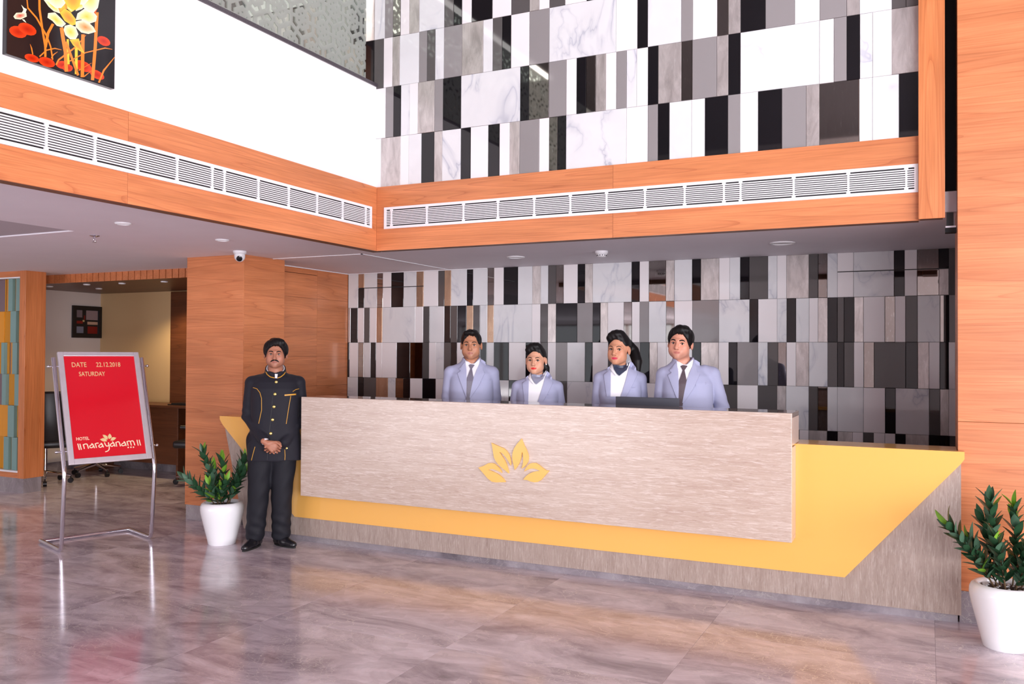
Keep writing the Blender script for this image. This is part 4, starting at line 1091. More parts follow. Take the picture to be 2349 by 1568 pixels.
for p0, p1 in (((0.113, 0.169), (0.121, 0.117)), ((0.1285, 0.167), (0.1355, 0.117)), ((0.582, 0.168), (0.587, 0.118)), ((0.600, 0.167), (0.606, 0.118))):
    b = MB(); stroke(b, [p0, p1], 0.0072); b.build('double_bar', M['cream_letter'], sg)
def flat_part(poly, mat, name, th=0.005):
    b = MB(); b.prism(poly, 0, 1, 'z')
    b.xform(lambda p: Bd(p[0], p[1], 0.0002 + th * p[2]))
    b.build(name, mat, sg)
for s, t_ in ((0.503, 0.108), (0.525, 0.108), (0.546, 0.107)):
    flat_part([(s + 0.0058 * math.cos(a * PI / 5), t_ + 0.0058 * math.sin(a * PI / 5)) for a in range(10)], M['cream_letter'], 'dot')
for p in BLEAF: flat_part(p, M['gold'], 'petal_emblem')
# ------------------------------------------------------------------ potted plants
def leaf_mesh(name, mat, L, w, fold, droop):
    n = 6
    vs, fs = [], []
    for i in range(n + 1):
        t = i / n
        hw = w * math.sin(PI * (t ** 0.8)) ** 0.85 if 0 < t < 1 else 0.0008
        y = L * t
        z = -droop * t * t
        vs += [(-hw, y, z + fold * hw), (0, y, z), (hw, y, z + fold * hw)]
    for i in range(n):
        for k in (0, 1):
            fs.append((i * 3 + k, i * 3 + k + 1, i * 3 + k + 4, i * 3 + k + 3))
    m = len(vs)
    vs += [(x, y, z - 0.0012) for x, y, z in vs]
    fs += [tuple(m + j for j in f[::-1]) for f in fs]
    b = MB(); b.add(vs, fs)
    return b.mesh(name, mat, 40, recalc=False)
LEAVES = {k: [leaf_mesh('leaf', M[k], L, w, fo, dr) for L, w, fo, dr in ((0.098, 0.0205, 0.25, 0.006), (0.086, 0.0215, 0.35, 0.010), (0.108, 0.0185, 0.2, 0.014))] for k in ('leaf', 'leaf2', 'leaf3')}
POT = [(0.02, 0.0), (0.108, 0.0), (0.113, 0.006), (0.122, 0.05), (0.140, 0.12), (0.160, 0.20), (0.174, 0.26), (0.178, 0.29), (0.176, 0.318), (0.166, 0.338), (0.150, 0.349), (0.138, 0.347), (0.131, 0.338), (0.128, 0.32), (0.13, 0.30)]
def potted_plant(label, x, y, branches, seed, pebbles):
    R_ = random.Random(seed)
    t = thing('potted_plant', label, 'plant', (x, y, 0), 0, 'green plants in white glazed pots')
    MB().lathe(POT, n=48).build('pot', M['pot'], t, 50)
    MB().lathe([(0.129, 0.300), (0.129, 0.318), (0.09, 0.325), (0.004, 0.328)], n=28).build('soil', M['soil'], t, 40)
    if pebbles:
        pm = MB().lathe([(0.002, -0.006), (0.006, -0.004), (0.008, 0.0), (0.006, 0.004), (0.002, 0.006)], n=8).mesh('pebble', M['pebble'], 60)
        for i in range(46):
            a, r = R_.uniform(0, 2 * PI), 0.118 * math.sqrt(R_.random())
            o = link('pebble', pm, t, (r * math.cos(a), r * math.sin(a), 0.327)); o.scale = (R_.uniform(0.8, 1.5), R_.uniform(0.8, 1.5), 1); o.rotation_euler.z = a
    for (bx_, by_, bz, tx, ty, tz, nl) in branches:
        p0 = Vector((bx_, by_, 0.31)); p2 = Vector((tx, ty, tz)); p1 = Vector((bx_ * 1.6 + tx * 0.25, by_ * 1.6 + ty * 0.25, 0.31 + (tz - 0.31) * 0.55))
        C = lambda u: (1 - u) ** 2 * p0 + 2 * u * (1 - u) * p1 + u * u * p2
        D = lambda u: (2 * (1 - u) * (p1 - p0) + 2 * u * (p2 - p1)).normalized()
        MB().tube([C(i / 7) for i in range(8)], [0.0052 - 0.0032 * i / 7 for i in range(8)], 6).build('stem', M['stem'], t, 60)
        ph = R_.uniform(0, 6)
        nl = int(nl * 1.72)
        for i in range(nl):
            u = 0.16 + 0.84 * i / (nl - 1)
            c_, d_ = C(u), D(u)
            side = d_.cross(Vector((0, 0, 1)))
            if side.length < 0.05: side = Vector((1, 0, 0))
            side.normalize(); oth = side.cross(d_)
            a = ph + i * 2.4
            open_ = 0.95 - 0.45 * u if i < nl - 1 else 0.1
            rad = side * math.cos(a) + oth * math.sin(a)
            dr = (d_ * math.cos(open_) + rad * math.sin(open_) + Vector((0, 0, 0.12))).normalized()
            nrm = (d_ - dr * d_.dot(dr))
            if nrm.length < 0.05: nrm = rad - dr * rad.dot(dr)
            nrm.normalize()
            xx = dr.cross(nrm).normalized()
            mt = Matrix((xx, dr, nrm)).transposed().to_4x4()
            kind = 'leaf3' if (i >= nl - 2 and R_.random() < 0.62) or R_.random() < 0.05 else R_.choice(('leaf', 'leaf', 'leaf2'))
            o = link('leaf', R_.choice(LEAVES[kind]), t)
            s = R_.uniform(0.86, 1.2)
            o.matrix_local = Matrix.Translation(c_) @ mt @ Matrix.Scale(s, 4)
# branch: foot x, y, -, tip x, y, z, leaves.   Screen right is (0.90, 0.44) in plan
def scr(a, b): return (a * 0.90 - b * 0.435, a * 0.435 + b * 0.90)   # a = to the right, b = away
def br(fa, fb, ta, tb, tz, n):
    f_, g_ = scr(fa, fb), scr(ta, tb)
    return (f_[0], f_[1], 0, g_[0], g_[1], tz, n)
potted_plant('potted plant in a round white pot beside the man in black', -5.325, 5.46,
    [br(-0.03, 0, -0.165, 0.0, 0.755, 19), br(-0.04, -0.02, -0.30, -0.02, 0.545, 17), br(0.0, 0.03, -0.02, 0.06, 0.68, 15), br(0.05, 0.0, 0.16, 0.05, 0.70, 17),
     br(0.04, -0.02, 0.175, 0.02, 0.60, 14), br(0.0, -0.05, 0.06, -0.10, 0.53, 13), br(0.02, 0.04, 0.10, 0.14, 0.62, 13), br(-0.02, 0.04, -0.12, 0.13, 0.60, 12), br(-0.01, -0.04, -0.08, -0.09, 0.50, 10)], 5, False)
potted_plant('potted plant in a round white pot with pebbles at the right edge', 0.382, 5.475,
    [br(-0.05, 0, -0.30, 0.02, 0.66, 20), br(-0.01, 0.02, -0.06, 0.04, 0.80, 20), br(0.05, 0.02, 0.08, 0.05, 0.76, 18), br(0.05, 0.0, 0.20, -0.02, 0.70, 18), br(-0.02, -0.04, -0.10, -0.08, 0.60, 14),
     br(0.02, -0.05, 0.05, -0.12, 0.56, 14), br(0.06, -0.02, 0.16, -0.10, 0.55, 14), br(0.0, 0.04, -0.05, 0.13, 0.66, 14), br(-0.03, 0.0, -0.16, 0.06, 0.58, 14)], 11, True)
# ------------------------------------------------------------------ people: continuous bodies grown from blended distance fields
F4 = np.float32
def A3(*p): return np.array(p, F4)
def sph(P, c, r): return np.linalg.norm(P - A3(*c), axis=1) - F4(r)
def ell(P, c, r):
    q = P - A3(*c); r = A3(*r)
    k0 = np.linalg.norm(q / r, axis=1); k1 = np.linalg.norm(q / (r * r), axis=1)
    return k0 * (k0 - 1) / np.maximum(k1, 1e-6)
def rc(P, a, b, r1, r2):
    a = A3(*a); b = A3(*b); ab = b - a
    t = np.clip(((P - a) @ ab) / max(float(ab @ ab), 1e-9), 0, 1)
    return np.linalg.norm(P - a - t[:, None] * ab, axis=1) - (F4(r1) + t * F4(r2 - r1))
def sm(a, b, k):
    h = np.clip(0.5 + 0.5 * (b - a) / k, 0, 1)
    return b * (1 - h) + a * h - k * h * (1 - h)
def smax(a, b, k): return -sm(-a, -b, k)
def chain(P, pts, rs, k=0.012):
    d = None
    for i in range(len(pts) - 1):
        e = rc(P, pts[i], pts[i + 1], rs[i], rs[i + 1])
        d = e if d is None else np.minimum(d, e)
    return d
def mir(P):
    Q = P.copy(); Q[:, 0] = np.abs(Q[:, 0]); return Q
def loft(P, T, n=2.4, grow=0.0):
    z = P[:, 2]
    Z = [t[0] for t in T]
    rx = np.interp(z, Z, [t[1] for t in T]).astype(F4) + grow; ry = np.interp(z, Z, [t[2] for t in T]).astype(F4) + grow
    cx = np.interp(z, Z, [t[3] for t in T]).astype(F4); cy = np.interp(z, Z, [t[4] for t in T]).astype(F4)
    q = ((np.abs(P[:, 0] - cx) / rx) ** n + (np.abs(P[:, 1] - cy) / ry) ** n) ** (1 / n)
    d = (q - 1) * np.minimum(rx, ry)
    return np.maximum(d, np.maximum(z - Z[-1], Z[0] - z))

def near(P, c, r, fn):
    """evaluate fn only inside a ball; elsewhere a safe lower bound"""
    d = np.linalg.norm(P - A3(*c), axis=1)
    m = d < r
    out = (d - F4(r * 0.72)).astype(F4)
    if m.any(): out[m] = fn(P[m])
    return out
def sdf_grid(f, lo, hi, h, B=8, zt=None):
    """zt = (z0, k): below z0 the grid is k times coarser in z"""
    lo = np.array(lo, float); hi = np.array(hi, float)
    k = 1.0
    if zt:
        z0, k = zt
        f0 = f
        lo[2] = z0 - (z0 - lo[2]) / k
        def f(P):
            Q = P.copy(); z = Q[:, 2]; Q[:, 2] = np.where(z < z0, z0 - (z0 - z) * k, z)
            return f0(Q)
    nb = np.ceil((hi - lo) / (h * B)).astype(int)
    n = nb * B
    bi = np.stack(np.meshgrid(*[np.arange(k) for k in nb], indexing='ij'), -1).reshape(-1, 3)
    dc = f((lo + (bi + 0.5) * B * h).astype(F4))
    kk = np.where((lo + (bi + 0.5) * B * h)[:, 2] < (zt[0] + B * h if zt else -9), k, 1.0)
    act = np.abs(dc) < 0.5 * h * B * np.sqrt(2 + kk * kk) * 1.35 + 0.012
    g = np.repeat(np.repeat(np.repeat(dc.reshape(nb), B, 0), B, 1), B, 2)
    g = np.pad(g, ((0, 1),) * 3, mode='edge').astype(F4)
    off = np.stack(np.meshgrid(*[np.arange(B + 1)] * 3, indexing='ij'), -1).reshape(-1, 3)
    ab = bi[act] * B
    for s in range(0, len(ab), 500):
        idx = (ab[s:s + 500, None, :] + off[None]).reshape(-1, 3)
        g[idx[:, 0], idx[:, 1], idx[:, 2]] = f((lo + idx * h).astype(F4))
    return g, lo
def surface_nets(g, lo, h):
    s = g < 0
    nx, ny, nz = g.shape
    cnt = np.zeros((nx - 1, ny - 1, nz - 1), np.uint8)
    cor = [(i, j, k) for i in (0, 1) for j in (0, 1) for k in (0, 1)]
    for i, j, k in cor:
        cnt += s[i:nx - 1 + i, j:ny - 1 + j, k:nz - 1 + k]
    C = np.argwhere((cnt > 0) & (cnt < 8))
    ids = -np.ones(cnt.shape, np.int64)
    ids[C[:, 0], C[:, 1], C[:, 2]] = np.arange(len(C))
    acc = np.zeros((len(C), 3)); w = np.zeros(len(C))
    val = {c: g[C[:, 0] + c[0], C[:, 1] + c[1], C[:, 2] + c[2]] for c in cor}
    for a in cor:
        for ax in range(3):
            if a[ax] == 0:
                b = list(a); b[ax] = 1; b = tuple(b)
                va, vb = val[a], val[b]
                m = (va < 0) != (vb < 0)
                t = np.where(m, va / np.where(m, va - vb, 1), 0)
                p = np.array(a, float)[None] + (np.array(b) - np.array(a))[None] * t[:, None]
                acc += p * m[:, None]; w += m
    V = lo + (C + acc / w[:, None]) * h
    faces = []
    for ax in range(3):
        o1, o2 = [(1, 2), (2, 0), (0, 1)][ax]
        sl0 = [slice(None)] * 3; sl1 = [slice(None)] * 3
        sl0[ax] = slice(0, -1); sl1[ax] = slice(1, None)
        e = np.argwhere(s[tuple(sl0)] != s[tuple(sl1)])
        e = e[(e[:, o1] > 0) & (e[:, o2] > 0)]
        e = e[(e[:, o1] < g.shape[o1] - 1) & (e[:, o2] < g.shape[o2] - 1)]
        def cid(d1, d2):
            q = e.copy(); q[:, o1] += d1; q[:, o2] += d2
            return ids[q[:, 0], q[:, 1], q[:, 2]]
        quad = np.stack([cid(-1, -1), cid(0, -1), cid(0, 0), cid(-1, 0)], 1)
        fl = ~s[e[:, 0], e[:, 1], e[:, 2]]
        quad[fl] = quad[fl][:, ::-1]
        faces.append(quad)
    Fc = np.concatenate(faces)
    return V, Fc[(Fc >= 0).all(1)]
def sdf_obj(name, f, lo, hi, h, mat, parent, tint=None, zt=None):
    g, l0 = sdf_grid(f, lo, hi, h, 8, zt)
    V, Fc = surface_nets(g, l0, h)
    if zt: V[:, 2] = np.where(V[:, 2] < zt[0], zt[0] - (zt[0] - V[:, 2]) * zt[1], V[:, 2])
    me = bpy.data.meshes.new(name)
    me.from_pydata(V.tolist(), [], Fc.tolist())
    me.polygons.foreach_set('use_smooth', [True] * len(me.polygons))
    if tint is not None:
        at = me.color_attributes.new('tint', 'FLOAT_COLOR', 'POINT')
        at.data.foreach_set('color', tint(V).astype(F4).ravel())
    me.materials.append(mat)
    return link(name, me, parent)

def trace(f, x, z, y0=-0.6):
    P = np.stack([np.asarray(x, F4), np.full(len(x), y0, F4), np.asarray(z, F4)], 1)
    for _ in range(70):
        P[:, 1] += np.clip(f(P), -0.02, 0.05) * 0.8
    y = P[:, 1]
    ok = y < 0.08
    if ok.any() and not ok.all():                      # points beside the figure take the depth of the nearest hit
        xa, za = np.asarray(x), np.asarray(z)
        for i in np.where(~ok)[0]:
            j = np.argmin((xa[ok] - xa[i]) ** 2 + (za[ok] - za[i]) ** 2)
            y[i] = y[ok][j]
    return y
def drape(name, poly, f, off, th, mat, parent, step=0.012, smooth=60):
    """a flat cut-out laid on the front of the figure: th thick, off proud of it"""
    n = len(poly)
    ed = []
    pts = []
    for i in range(n):
        a, b = Vector(poly[i]), Vector(poly[(i + 1) % n])
        k = max(1, int((b - a).length / step))
        for j in range(k): pts.append(a + (b - a) * j / k)
    nb = len(pts)
    ed = [(i, (i + 1) % nb) for i in range(nb)]
    x0, x1 = min(p.x for p in pts), max(p.x for p in pts); z0, z1 = min(p.y for p in pts), max(p.y for p in pts)
    xs = np.arange(x0 + step / 2, x1, step); zs = np.arange(z0 + step / 2, z1, step)
    inner = []
    for xx in xs:
        for zz_ in zs:
            ins = False
            dm = 1
            for i in range(nb):
                a, b = pts[i], pts[(i + 1) % nb]
                if (a.y > zz_) != (b.y > zz_) and xx < (b.x - a.x) * (zz_ - a.y) / (b.y - a.y) + a.x: ins = not ins
                dm = min(dm, math.hypot(a.x - xx, a.y - zz_))
            if ins and dm > step * 0.45: inner.append(Vector((xx, zz_)))
    r = geometry.delaunay_2d_cdt(pts + inner, ed, [list(range(nb))], 1, 1e-5)
    vv, tri = r[0], r[2]
    x = [p.x for p in vv]; z = [p.y for p in vv]
    y = trace(f, x, z)
    m = len(vv)
    V = [(x[i], float(y[i]) - off - th, z[i]) for i in range(m)] + [(x[i], float(y[i]) - off, z[i]) for i in range(m)]
    fs, cnt = [], {}
    for t in tri:
        t = list(t)
        fs.append(t); fs.append([q + m for q in t[::-1]])
        for i in range(len(t)):
            e = (t[i], t[(i + 1) % len(t)]); cnt[e] = 1
    for (a, b) in list(cnt):
        if (b, a) not in cnt: fs.append((b, a, a + m, b + m))
    b_ = MB(); b_.add(V, fs)
    return b_.build(name, mat, parent, smooth)
def cord(name, pts, f, r, mat, parent, off=0.0, n=8, dens=6):
    P2 = []
    for i in range(len(pts) - 1):
        for j in range(dens):
            P2.append((pts[i][0] + (pts[i + 1][0] - pts[i][0]) * j / dens, pts[i][1] + (pts[i + 1][1] - pts[i][1]) * j / dens))
    P2.append(pts[-1])
    y = trace(f, [p[0] for p in P2], [p[1] for p in P2])
    rs = r if isinstance(r, (list, tuple)) else None
    L = [(p[0], float(yy) - off, p[1]) for p, yy in zip(P2, y)]
    rr = [r[0] + (r[1] - r[0]) * abs(2 * i / (len(L) - 1) - 1) for i in range(len(L))] if rs else r
    return MB().tube(L, rr, n).build(name, mat, parent, 60)

def rotm(yaw, roll, pitch=0.0):
    return np.array((Matrix.Rotation(yaw, 3, 'Z') @ Matrix.Rotation(roll, 3, 'Y') @ Matrix.Rotation(pitch, 3, 'X')), F4)

def head_sdf(q, w, jaw, fem):
    P = mir(q)
    d = ell(P, (0, 0.014, 0.030), (0.078 * w, 0.097, 0.088))
    d = sm(d, ell(P, (0, -0.020, -0.036), (0.066 * w * (0.95 if fem else 1), 0.066, 0.072)), 0.03)
    d = sm(d, rc(P, (0.040 * jaw, -0.004, -0.068), (0.008, -0.056, -0.094), 0.026, 0.021), 0.032)
    d = sm(d, sph(P, (0.040 * w, -0.052, -0.030), 0.025), 0.022)
    d = sm(d, sph(P, (0.036 * w, -0.044, -0.062), 0.026), 0.030)
    d = sm(d, sph(P, (0.004, -0.074, -0.097), 0.0185), 0.018)
    F = P + A3(0, 0, 0.006)                                # features sit a little below mid-head
    d = sm(d, rc(F, (0.006, -0.084, 0.024), (0.046, -0.068, 0.021), 0.0125, 0.011), 0.014)
    d = smax(d, -sph(F, (0.033, -0.101, -0.001), 0.0175), 0.016)
    d = sm(d, rc(F, (0, -0.087, 0.014), (0, -0.1065, -0.030), 0.0075, 0.0115 if fem else 0.013), 0.012)
    d = sm(d, sph(F, (0.0115, -0.095, -0.034), 0.0082), 0.008)
    d = smax(d, -sph(F, (0.006, -0.104, -0.0455), 0.0042), 0.005)
    d = sm(d, ell(F, (0, -0.072, -0.064), (0.036, 0.018, 0.024)), 0.016)
    d = sm(d, rc(F, (0, -0.0885, -0.0580), (0.023, -0.0800, -0.0620), 0.0046, 0.0020), 0.006)
    d = sm(d, rc(F, (0, -0.0875, -0.0690), (0.019, -0.0805, -0.0655), 0.0058, 0.0025), 0.006)
    d = smax(d, -rc(F, (0, -0.0955, -0.0632), (0.021, -0.0870, -0.0638), 0.0026, 0.002), 0.003)
    e = ell(F, (0.084 * w, 0.014, -0.006), (0.0095, 0.020, 0.031))
    e = smax(e, -ell(F, (0.093 * w, 0.008, -0.002), (0.008, 0.011, 0.018)), 0.006)
    d = sm(d, e, 0.009)
    return d

def hair_male(q, w, line, part, vol):
    P = q
    n = 0.0008 * np.sin(P[:, 0] * 210 + P[:, 1] * 60) + 0.0007 * np.sin(P[:, 0] * 330 - P[:, 1] * 140 + P[:, 2] * 90)
    d = ell(P, (0, 0.020, 0.034), (0.0850 * w + vol, 0.1045 + vol, 0.0940 + vol * 0.8))
    d = sm(d, ell(P, (part * 0.03, -0.052, 0.096), (0.056 * w, 0.040, 0.024 + vol)), 0.025) + n
    n2 = 0.0030 * np.sin(P[:, 0] * 150 + part * 2) + 0.0022 * np.sin(P[:, 0] * 340 + 1.3)
    d = d + 0.0022 * np.sin(P[:, 0] * 95 + P[:, 1] * 40 + part) * np.clip((P[:, 2] - 0.05) * 25, 0, 1)
    cut = np.minimum(ell(P, (part * 0.010, -0.118, line), (0.080 * w, 0.086, 0.112)), ell(P, (0.034 * w, -0.112, line + 0.024), (0.038, 0.076, 0.090)) + 0.006) + n2
    d = smax(d, -cut, 0.005)
    zc = np.interp(P[:, 1], [-0.075, -0.052, -0.030, -0.006, 0.004, 0.030, 0.12], [0.06, 0.020, -0.030, -0.034, 0.014, -0.060, -0.090])
    return np.maximum(d, zc.astype(F4) - P[:, 2])
def hair_female(q, w, tail):
    P = q
    n = 0.0014 * np.sin(P[:, 0] * 190 + P[:, 2] * 90)
    d = ell(P, (0, 0.026, 0.034), (0.086 * w, 0.106, 0.096))
    d = sm(d, ell(P, (-0.006, -0.020, 0.112), (0.060 * w, 0.066, 0.036)), 0.035)
    d = sm(d, ell(P, (-0.045, -0.05, 0.085), (0.034, 0.032, 0.030)), 0.03) + n
    cut = ell(P, (0.004, -0.118, -0.022), (0.082 * w, 0.090, 0.108)) + 0.0018 * np.sin(P[:, 0] * 190)
    d = smax(d, -cut, 0.008)
    zc = np.interp(P[:, 1], [-0.07, -0.03, 0.0, 0.032, 0.040, 0.12], [0.05, 0.022, 0.026, 0.024, -0.05, -0.085])
    d = np.maximum(d, zc.astype(F4) - P[:, 2])
    pts, rs = tail
    return sm(d, chain(P, pts, rs), 0.02)

def hand_sdf(P, wrist, Fd, Sd, curl, k=1.0, thumb=1):
    """palm with four unequal bent fingers and a thumb from the side of the palm; Fd along fingers, Sd towards the little finger"""
    Wp = np.array(wrist, float); Fd = np.array(Fd, float); Fd /= np.linalg.norm(Fd)
    Sd = np.array(Sd, float); Sd -= Fd * (Sd @ Fd); Sd /= np.linalg.norm(Sd)
    Nd = np.cross(Fd, Sd) * thumb                          # out of the back of the hand
    d = rc(P, Wp - Fd * 0.03, Wp + Fd * 0.012, 0.025 * k, 0.024 * k)
    kn = []
    for i, s in enumerate((-0.030, -0.010, 0.010, 0.029)):
        e = Wp + (Fd * (0.083, 0.087, 0.082, 0.073)[i] + Sd * s) * k
        kn.append(e)
        d = sm(d, rc(P, Wp + Sd * s * 0.55 * k + Fd * 0.012, e, 0.0145 * k, 0.0112 * k), 0.012)
    for i, L in enumerate((0.070, 0.079, 0.073, 0.058)):
        p = kn[i]; a = 0.0; r = (0.0092, 0.0095, 0.0090, 0.0080)[i] * k
        fan = (-0.05, -0.01, 0.02, 0.06)[i]
        for j, fr in enumerate((0.45, 0.31, 0.24)):
            a += curl[j]
            dr = (Fd * math.cos(fan) + Sd * math.sin(fan)) * math.cos(a) - Nd * math.sin(a)
            q = p + dr * L * fr * k
            d = sm(d, rc(P, p, q, r, r * 0.93), 0.004)
            p = q; r *= 0.93
    t0 = Wp + (Fd * 0.022 - Sd * 0.022) * k
    t1 = Wp + (Fd * 0.058 - Sd * 0.050 - Nd * 0.006) * k
    t2 = Wp + (Fd * 0.090 - Sd * 0.054 - Nd * 0.014) * k
    t3 = Wp + (Fd * 0.112 - Sd * 0.048 - Nd * 0.020) * k
    d = sm(d, rc(P, t0, t1, 0.0155 * k, 0.0118 * k), 0.010)
    d = sm(d, rc(P, t1, t2, 0.0112 * k, 0.0100 * k), 0.004)
    d = sm(d, rc(P, t2, t3, 0.0100 * k, 0.0080 * k), 0.004)
    return d

TM = [(0.74, 0.232, 0.150, 0, 0.0), (0.86, 0.224, 0.146, 0, 0.0), (1.00, 0.205, 0.138, 0, 0.0), (1.12, 0.200, 0.138, 0, 0.002), (1.25, 0.204, 0.142, 0, 0.005),
      (1.34, 0.204, 0.134, 0, 0.010), (1.395, 0.196, 0.116, 0, 0.014), (1.435, 0.160, 0.096, 0, 0.020), (1.470, 0.112, 0.082, 0, 0.024), (1.500, 0.084, 0.076, 0, 0.022), (1.530, 0.074, 0.070, 0, 0.024)]
TF = [(0.66, 0.205, 0.135, 0, 0.0), (0.80, 0.205, 0.135, 0, 0.0), (0.95, 0.172, 0.115, 0, 0.0), (1.04, 0.160, 0.108, 0, 0.0), (1.14, 0.170, 0.118, 0, 0.002), (1.24, 0.186, 0.126, 0, 0.004),
      (1.31, 0.188, 0.114, 0, 0.010), (1.355, 0.178, 0.098, 0, 0.016), (1.390, 0.130, 0.080, 0, 0.020), (1.412, 0.082, 0.066, 0, 0.022), (1.438, 0.064, 0.060, 0, 0.024)]

def make_person(label, loc, rz, sc, p):
    fem = p.get('fem', False)
    cxs, zn = p.get('cx', 0.0), (1.345 if fem else 1.41)
    bwf = lambda z: p.get('bw', 1.0) + (1 - p.get('bw', 1.0)) * min(1, max(0, (z - zn) / 0.06))
    T = [(t[0], t[1] * bwf(t[0]), t[2] * p.get('bd', 1.0), cxs * min(1, max(0, (t[0] - zn + 0.06) / 0.1)), t[4]) for t in (TF if fem else TM)]
    if 'top' in p: T = T[:-3] + p['top']
    if 'hem' in p: T = [t for t in T if t[0] > p['hem'] + 0.02]; T = [(p['hem'],) + T[0][1:]] + T
    zc = 1.437 if fem else 1.515
    hh = 0.117 if not fem else 0.112
    hc = np.array([p.get('hx', 0.0), p.get('hy', -0.012), zc + hh], F4)
    HR = rotm(*p.get('turn', (0, 0)))
    w, jaw = p.get('w', 1.0), p.get('jaw', 1.0)
    hs = F4(p.get('hs', 0.96 if fem else 1.0))
    toH = lambda P: ((P - hc) @ HR) / hs
    fromH = lambda q: (np.array(q, F4) * hs) @ HR.T + hc
    arms = p['arms']                                        # [(shoulder, elbow, wrist) x 2], right then left of the picture
    nr = 0.047 if fem else 0.058
    def head(P): return near(P, hc, 0.21, lambda Q: head_sdf(toH(Q), w, jaw, fem) * hs)
    def neck(P): return rc(P, fromH((0, 0.022, -0.062)), (cxs, 0.030, zc - 0.08), nr, nr * 1.12)
    def body(P):
        d = head(P)
        d = sm(d, neck(P), 0.02)
        d = sm(d, loft(P, T[:-1], 2.2, -0.030), 0.03)
        for i, (s, e, wr) in enumerate(arms):
            d = sm(d, chain(P, [s, e, wr], [0.045, 0.036, 0.026]), 0.02)
            h = p['hands'][i]
            d = sm(d, near(P, h[0], 0.26, lambda Q: hand_sdf(Q, *h)), 0.006)
        return d
    jr = p.get('sleeve', (0.058, 0.053, 0.046) if not fem else (0.049, 0.045, 0.040))
    def jacket(P):
        d = loft(P, T, 2.4)
        if fem:
            d = sm(d, sph(mir(P), (0.072, -0.078, 1.205), 0.052), 0.06)
        for (s, e, wr) in arms:
            sh = (s[0] * 0.70, s[1] + 0.004, s[2] + 0.022)
            d = sm(d, rc(P, sh, s, jr[0] * 0.86, jr[0]), 0.025)
            a = np.minimum(rc(P, s, e, jr[0], jr[1]), rc(P, e, wr, jr[1], jr[2]))
            fold = 0.0028 * np.sin(P[:, 2] * 95 + P[:, 0] * 40) * np.exp(-((P[:, 2] - e[2]) / 0.10) ** 2)
            d = sm(d, a + fold, 0.009)
        d = d + 0.0022 * np.sin(P[:, 0] * 34 + P[:, 2] * 14) * np.clip((1.28 - P[:, 2]) * 4, 0, 1)
        # collar standing round the neck; the neck itself stays free
        d = smax(d, -rc(P, (cxs, 0.010, zc - 0.055), (cxs, 0.0, zc + 0.12), nr + 0.004, nr + 0.012), 0.008)
        return d
    both = lambda P: np.minimum(jacket(P), neck(P))
    root = thing('person', label, 'person', loc, rz, p.get('group'), sc)
    skin = p['skin']; lip = p['lip']
    def tint(V):
        q = toH(V.astype(F4)) + A3(0, 0, 0.006)
        out = np.tile(np.array(skin, F4), (len(V), 1))
        m = np.exp(-((np.abs(q[:, 0]) / 0.0245) ** 6)) * np.exp(-(((q[:, 2] + 0.0636) / (0.0100 - 0.16 * np.abs(q[:, 0]))) ** 6)) * (q[:, 1] < -0.070)
        out = out * (1 - m[:, None]) + np.array(lip, F4) * m[:, None]
        ck = np.exp(-(((np.abs(q[:, 0]) - 0.042) / 0.022) ** 2 + ((q[:, 2] + 0.03) / 0.022) ** 2)) * 0.30 * (q[:, 1] < 0)
        out[:, 0:3] *= (1 + ck[:, None] * np.array([0.18, -0.05, -0.05]))
        if p.get('stubble'):
            st = np.exp(-(((q[:, 2] + 0.085) / 0.032) ** 2)) * p['stubble'] * (q[:, 1] < 0.01) * (1 - m) * (q[:, 2] > -0.135)
            out[:, 0:3] *= (1 - st[:, None] * np.array([0.45, 0.36, 0.28]))
        out[:, 3] = 1
        return out
    los = [min(a[i][j] for a in arms for i in range(3)) for j in range(3)]
    his = [max(a[i][j] for a in arms for i in range(3)) for j in range(3)]
    lo = (los[0] - 0.22, -0.34, min(los[2] - 0.24, T[0][0]))
    hi = (his[0] + 0.22, 0.24, zc + 0.27)
    sdf_obj('body', body, lo, hi, 0.0038, M['skin'], root, tint, None if p.get('fine') else (zc - 0.075, 3.0))
    # hair
    hl = fromH((0, 0.0, 0.0))
    hf = (lambda P: hair_female(toH(P), w, p['tail'])) if fem else (lambda P: hair_male(toH(P), w, p.get('line', -0.024), p.get('part', 0.0), p.get('vol', 0.003)))
    sdf_obj('hair', hf, (hl[0] - 0.2, hl[1] - 0.2, hl[2] - 0.26), (hl[0] + 0.2, hl[1] + 0.22, hl[2] + 0.2), 0.004, M['hair'], root)
    # eyes set into the sockets
    hq = lambda P: head_sdf(P, w, jaw, fem)
    for s in (-1, 1):
        ye = float(trace(hq, [s * 0.0325], [-0.005], -0.3)[0])
        r = 0.0125
        cq = (s * 0.0325, ye + r - 0.0030, -0.005)
        e = MB(); e.cur = 0
        e.lathe([(r * math.sin(a), -r * math.cos(a)) for a in [PI * i / 10 for i in range(11)][::-1]][::-1], n=16)
        gz = Vector(p.get('gaze', (0, -1, -0.02))).normalized(); qt = gz.to_track_quat('Z', 'Y')
        e.v = [tuple(fromH((cq[0] + v[0], cq[1] + v[1], cq[2] + v[2] * 0.78))) for v in e.v]
        eo = e.build('eye', M['sclera'], root, 60)
        ir = MB(); ir.lathe([(0.0062, 0.0), (0.0058, 0.0008), (0.003, 0.0014), (0.0005, 0.0015)], n=14)
        gq = Vector((gz.x, gz.y, gz.z))
        ir.v = [tuple(fromH(tuple(Vector(cq) + qt @ Vector(v) + gq * (r - 0.0016)))) for v in ir.v]
        ir.build('iris', M['iris'], eo, 60)
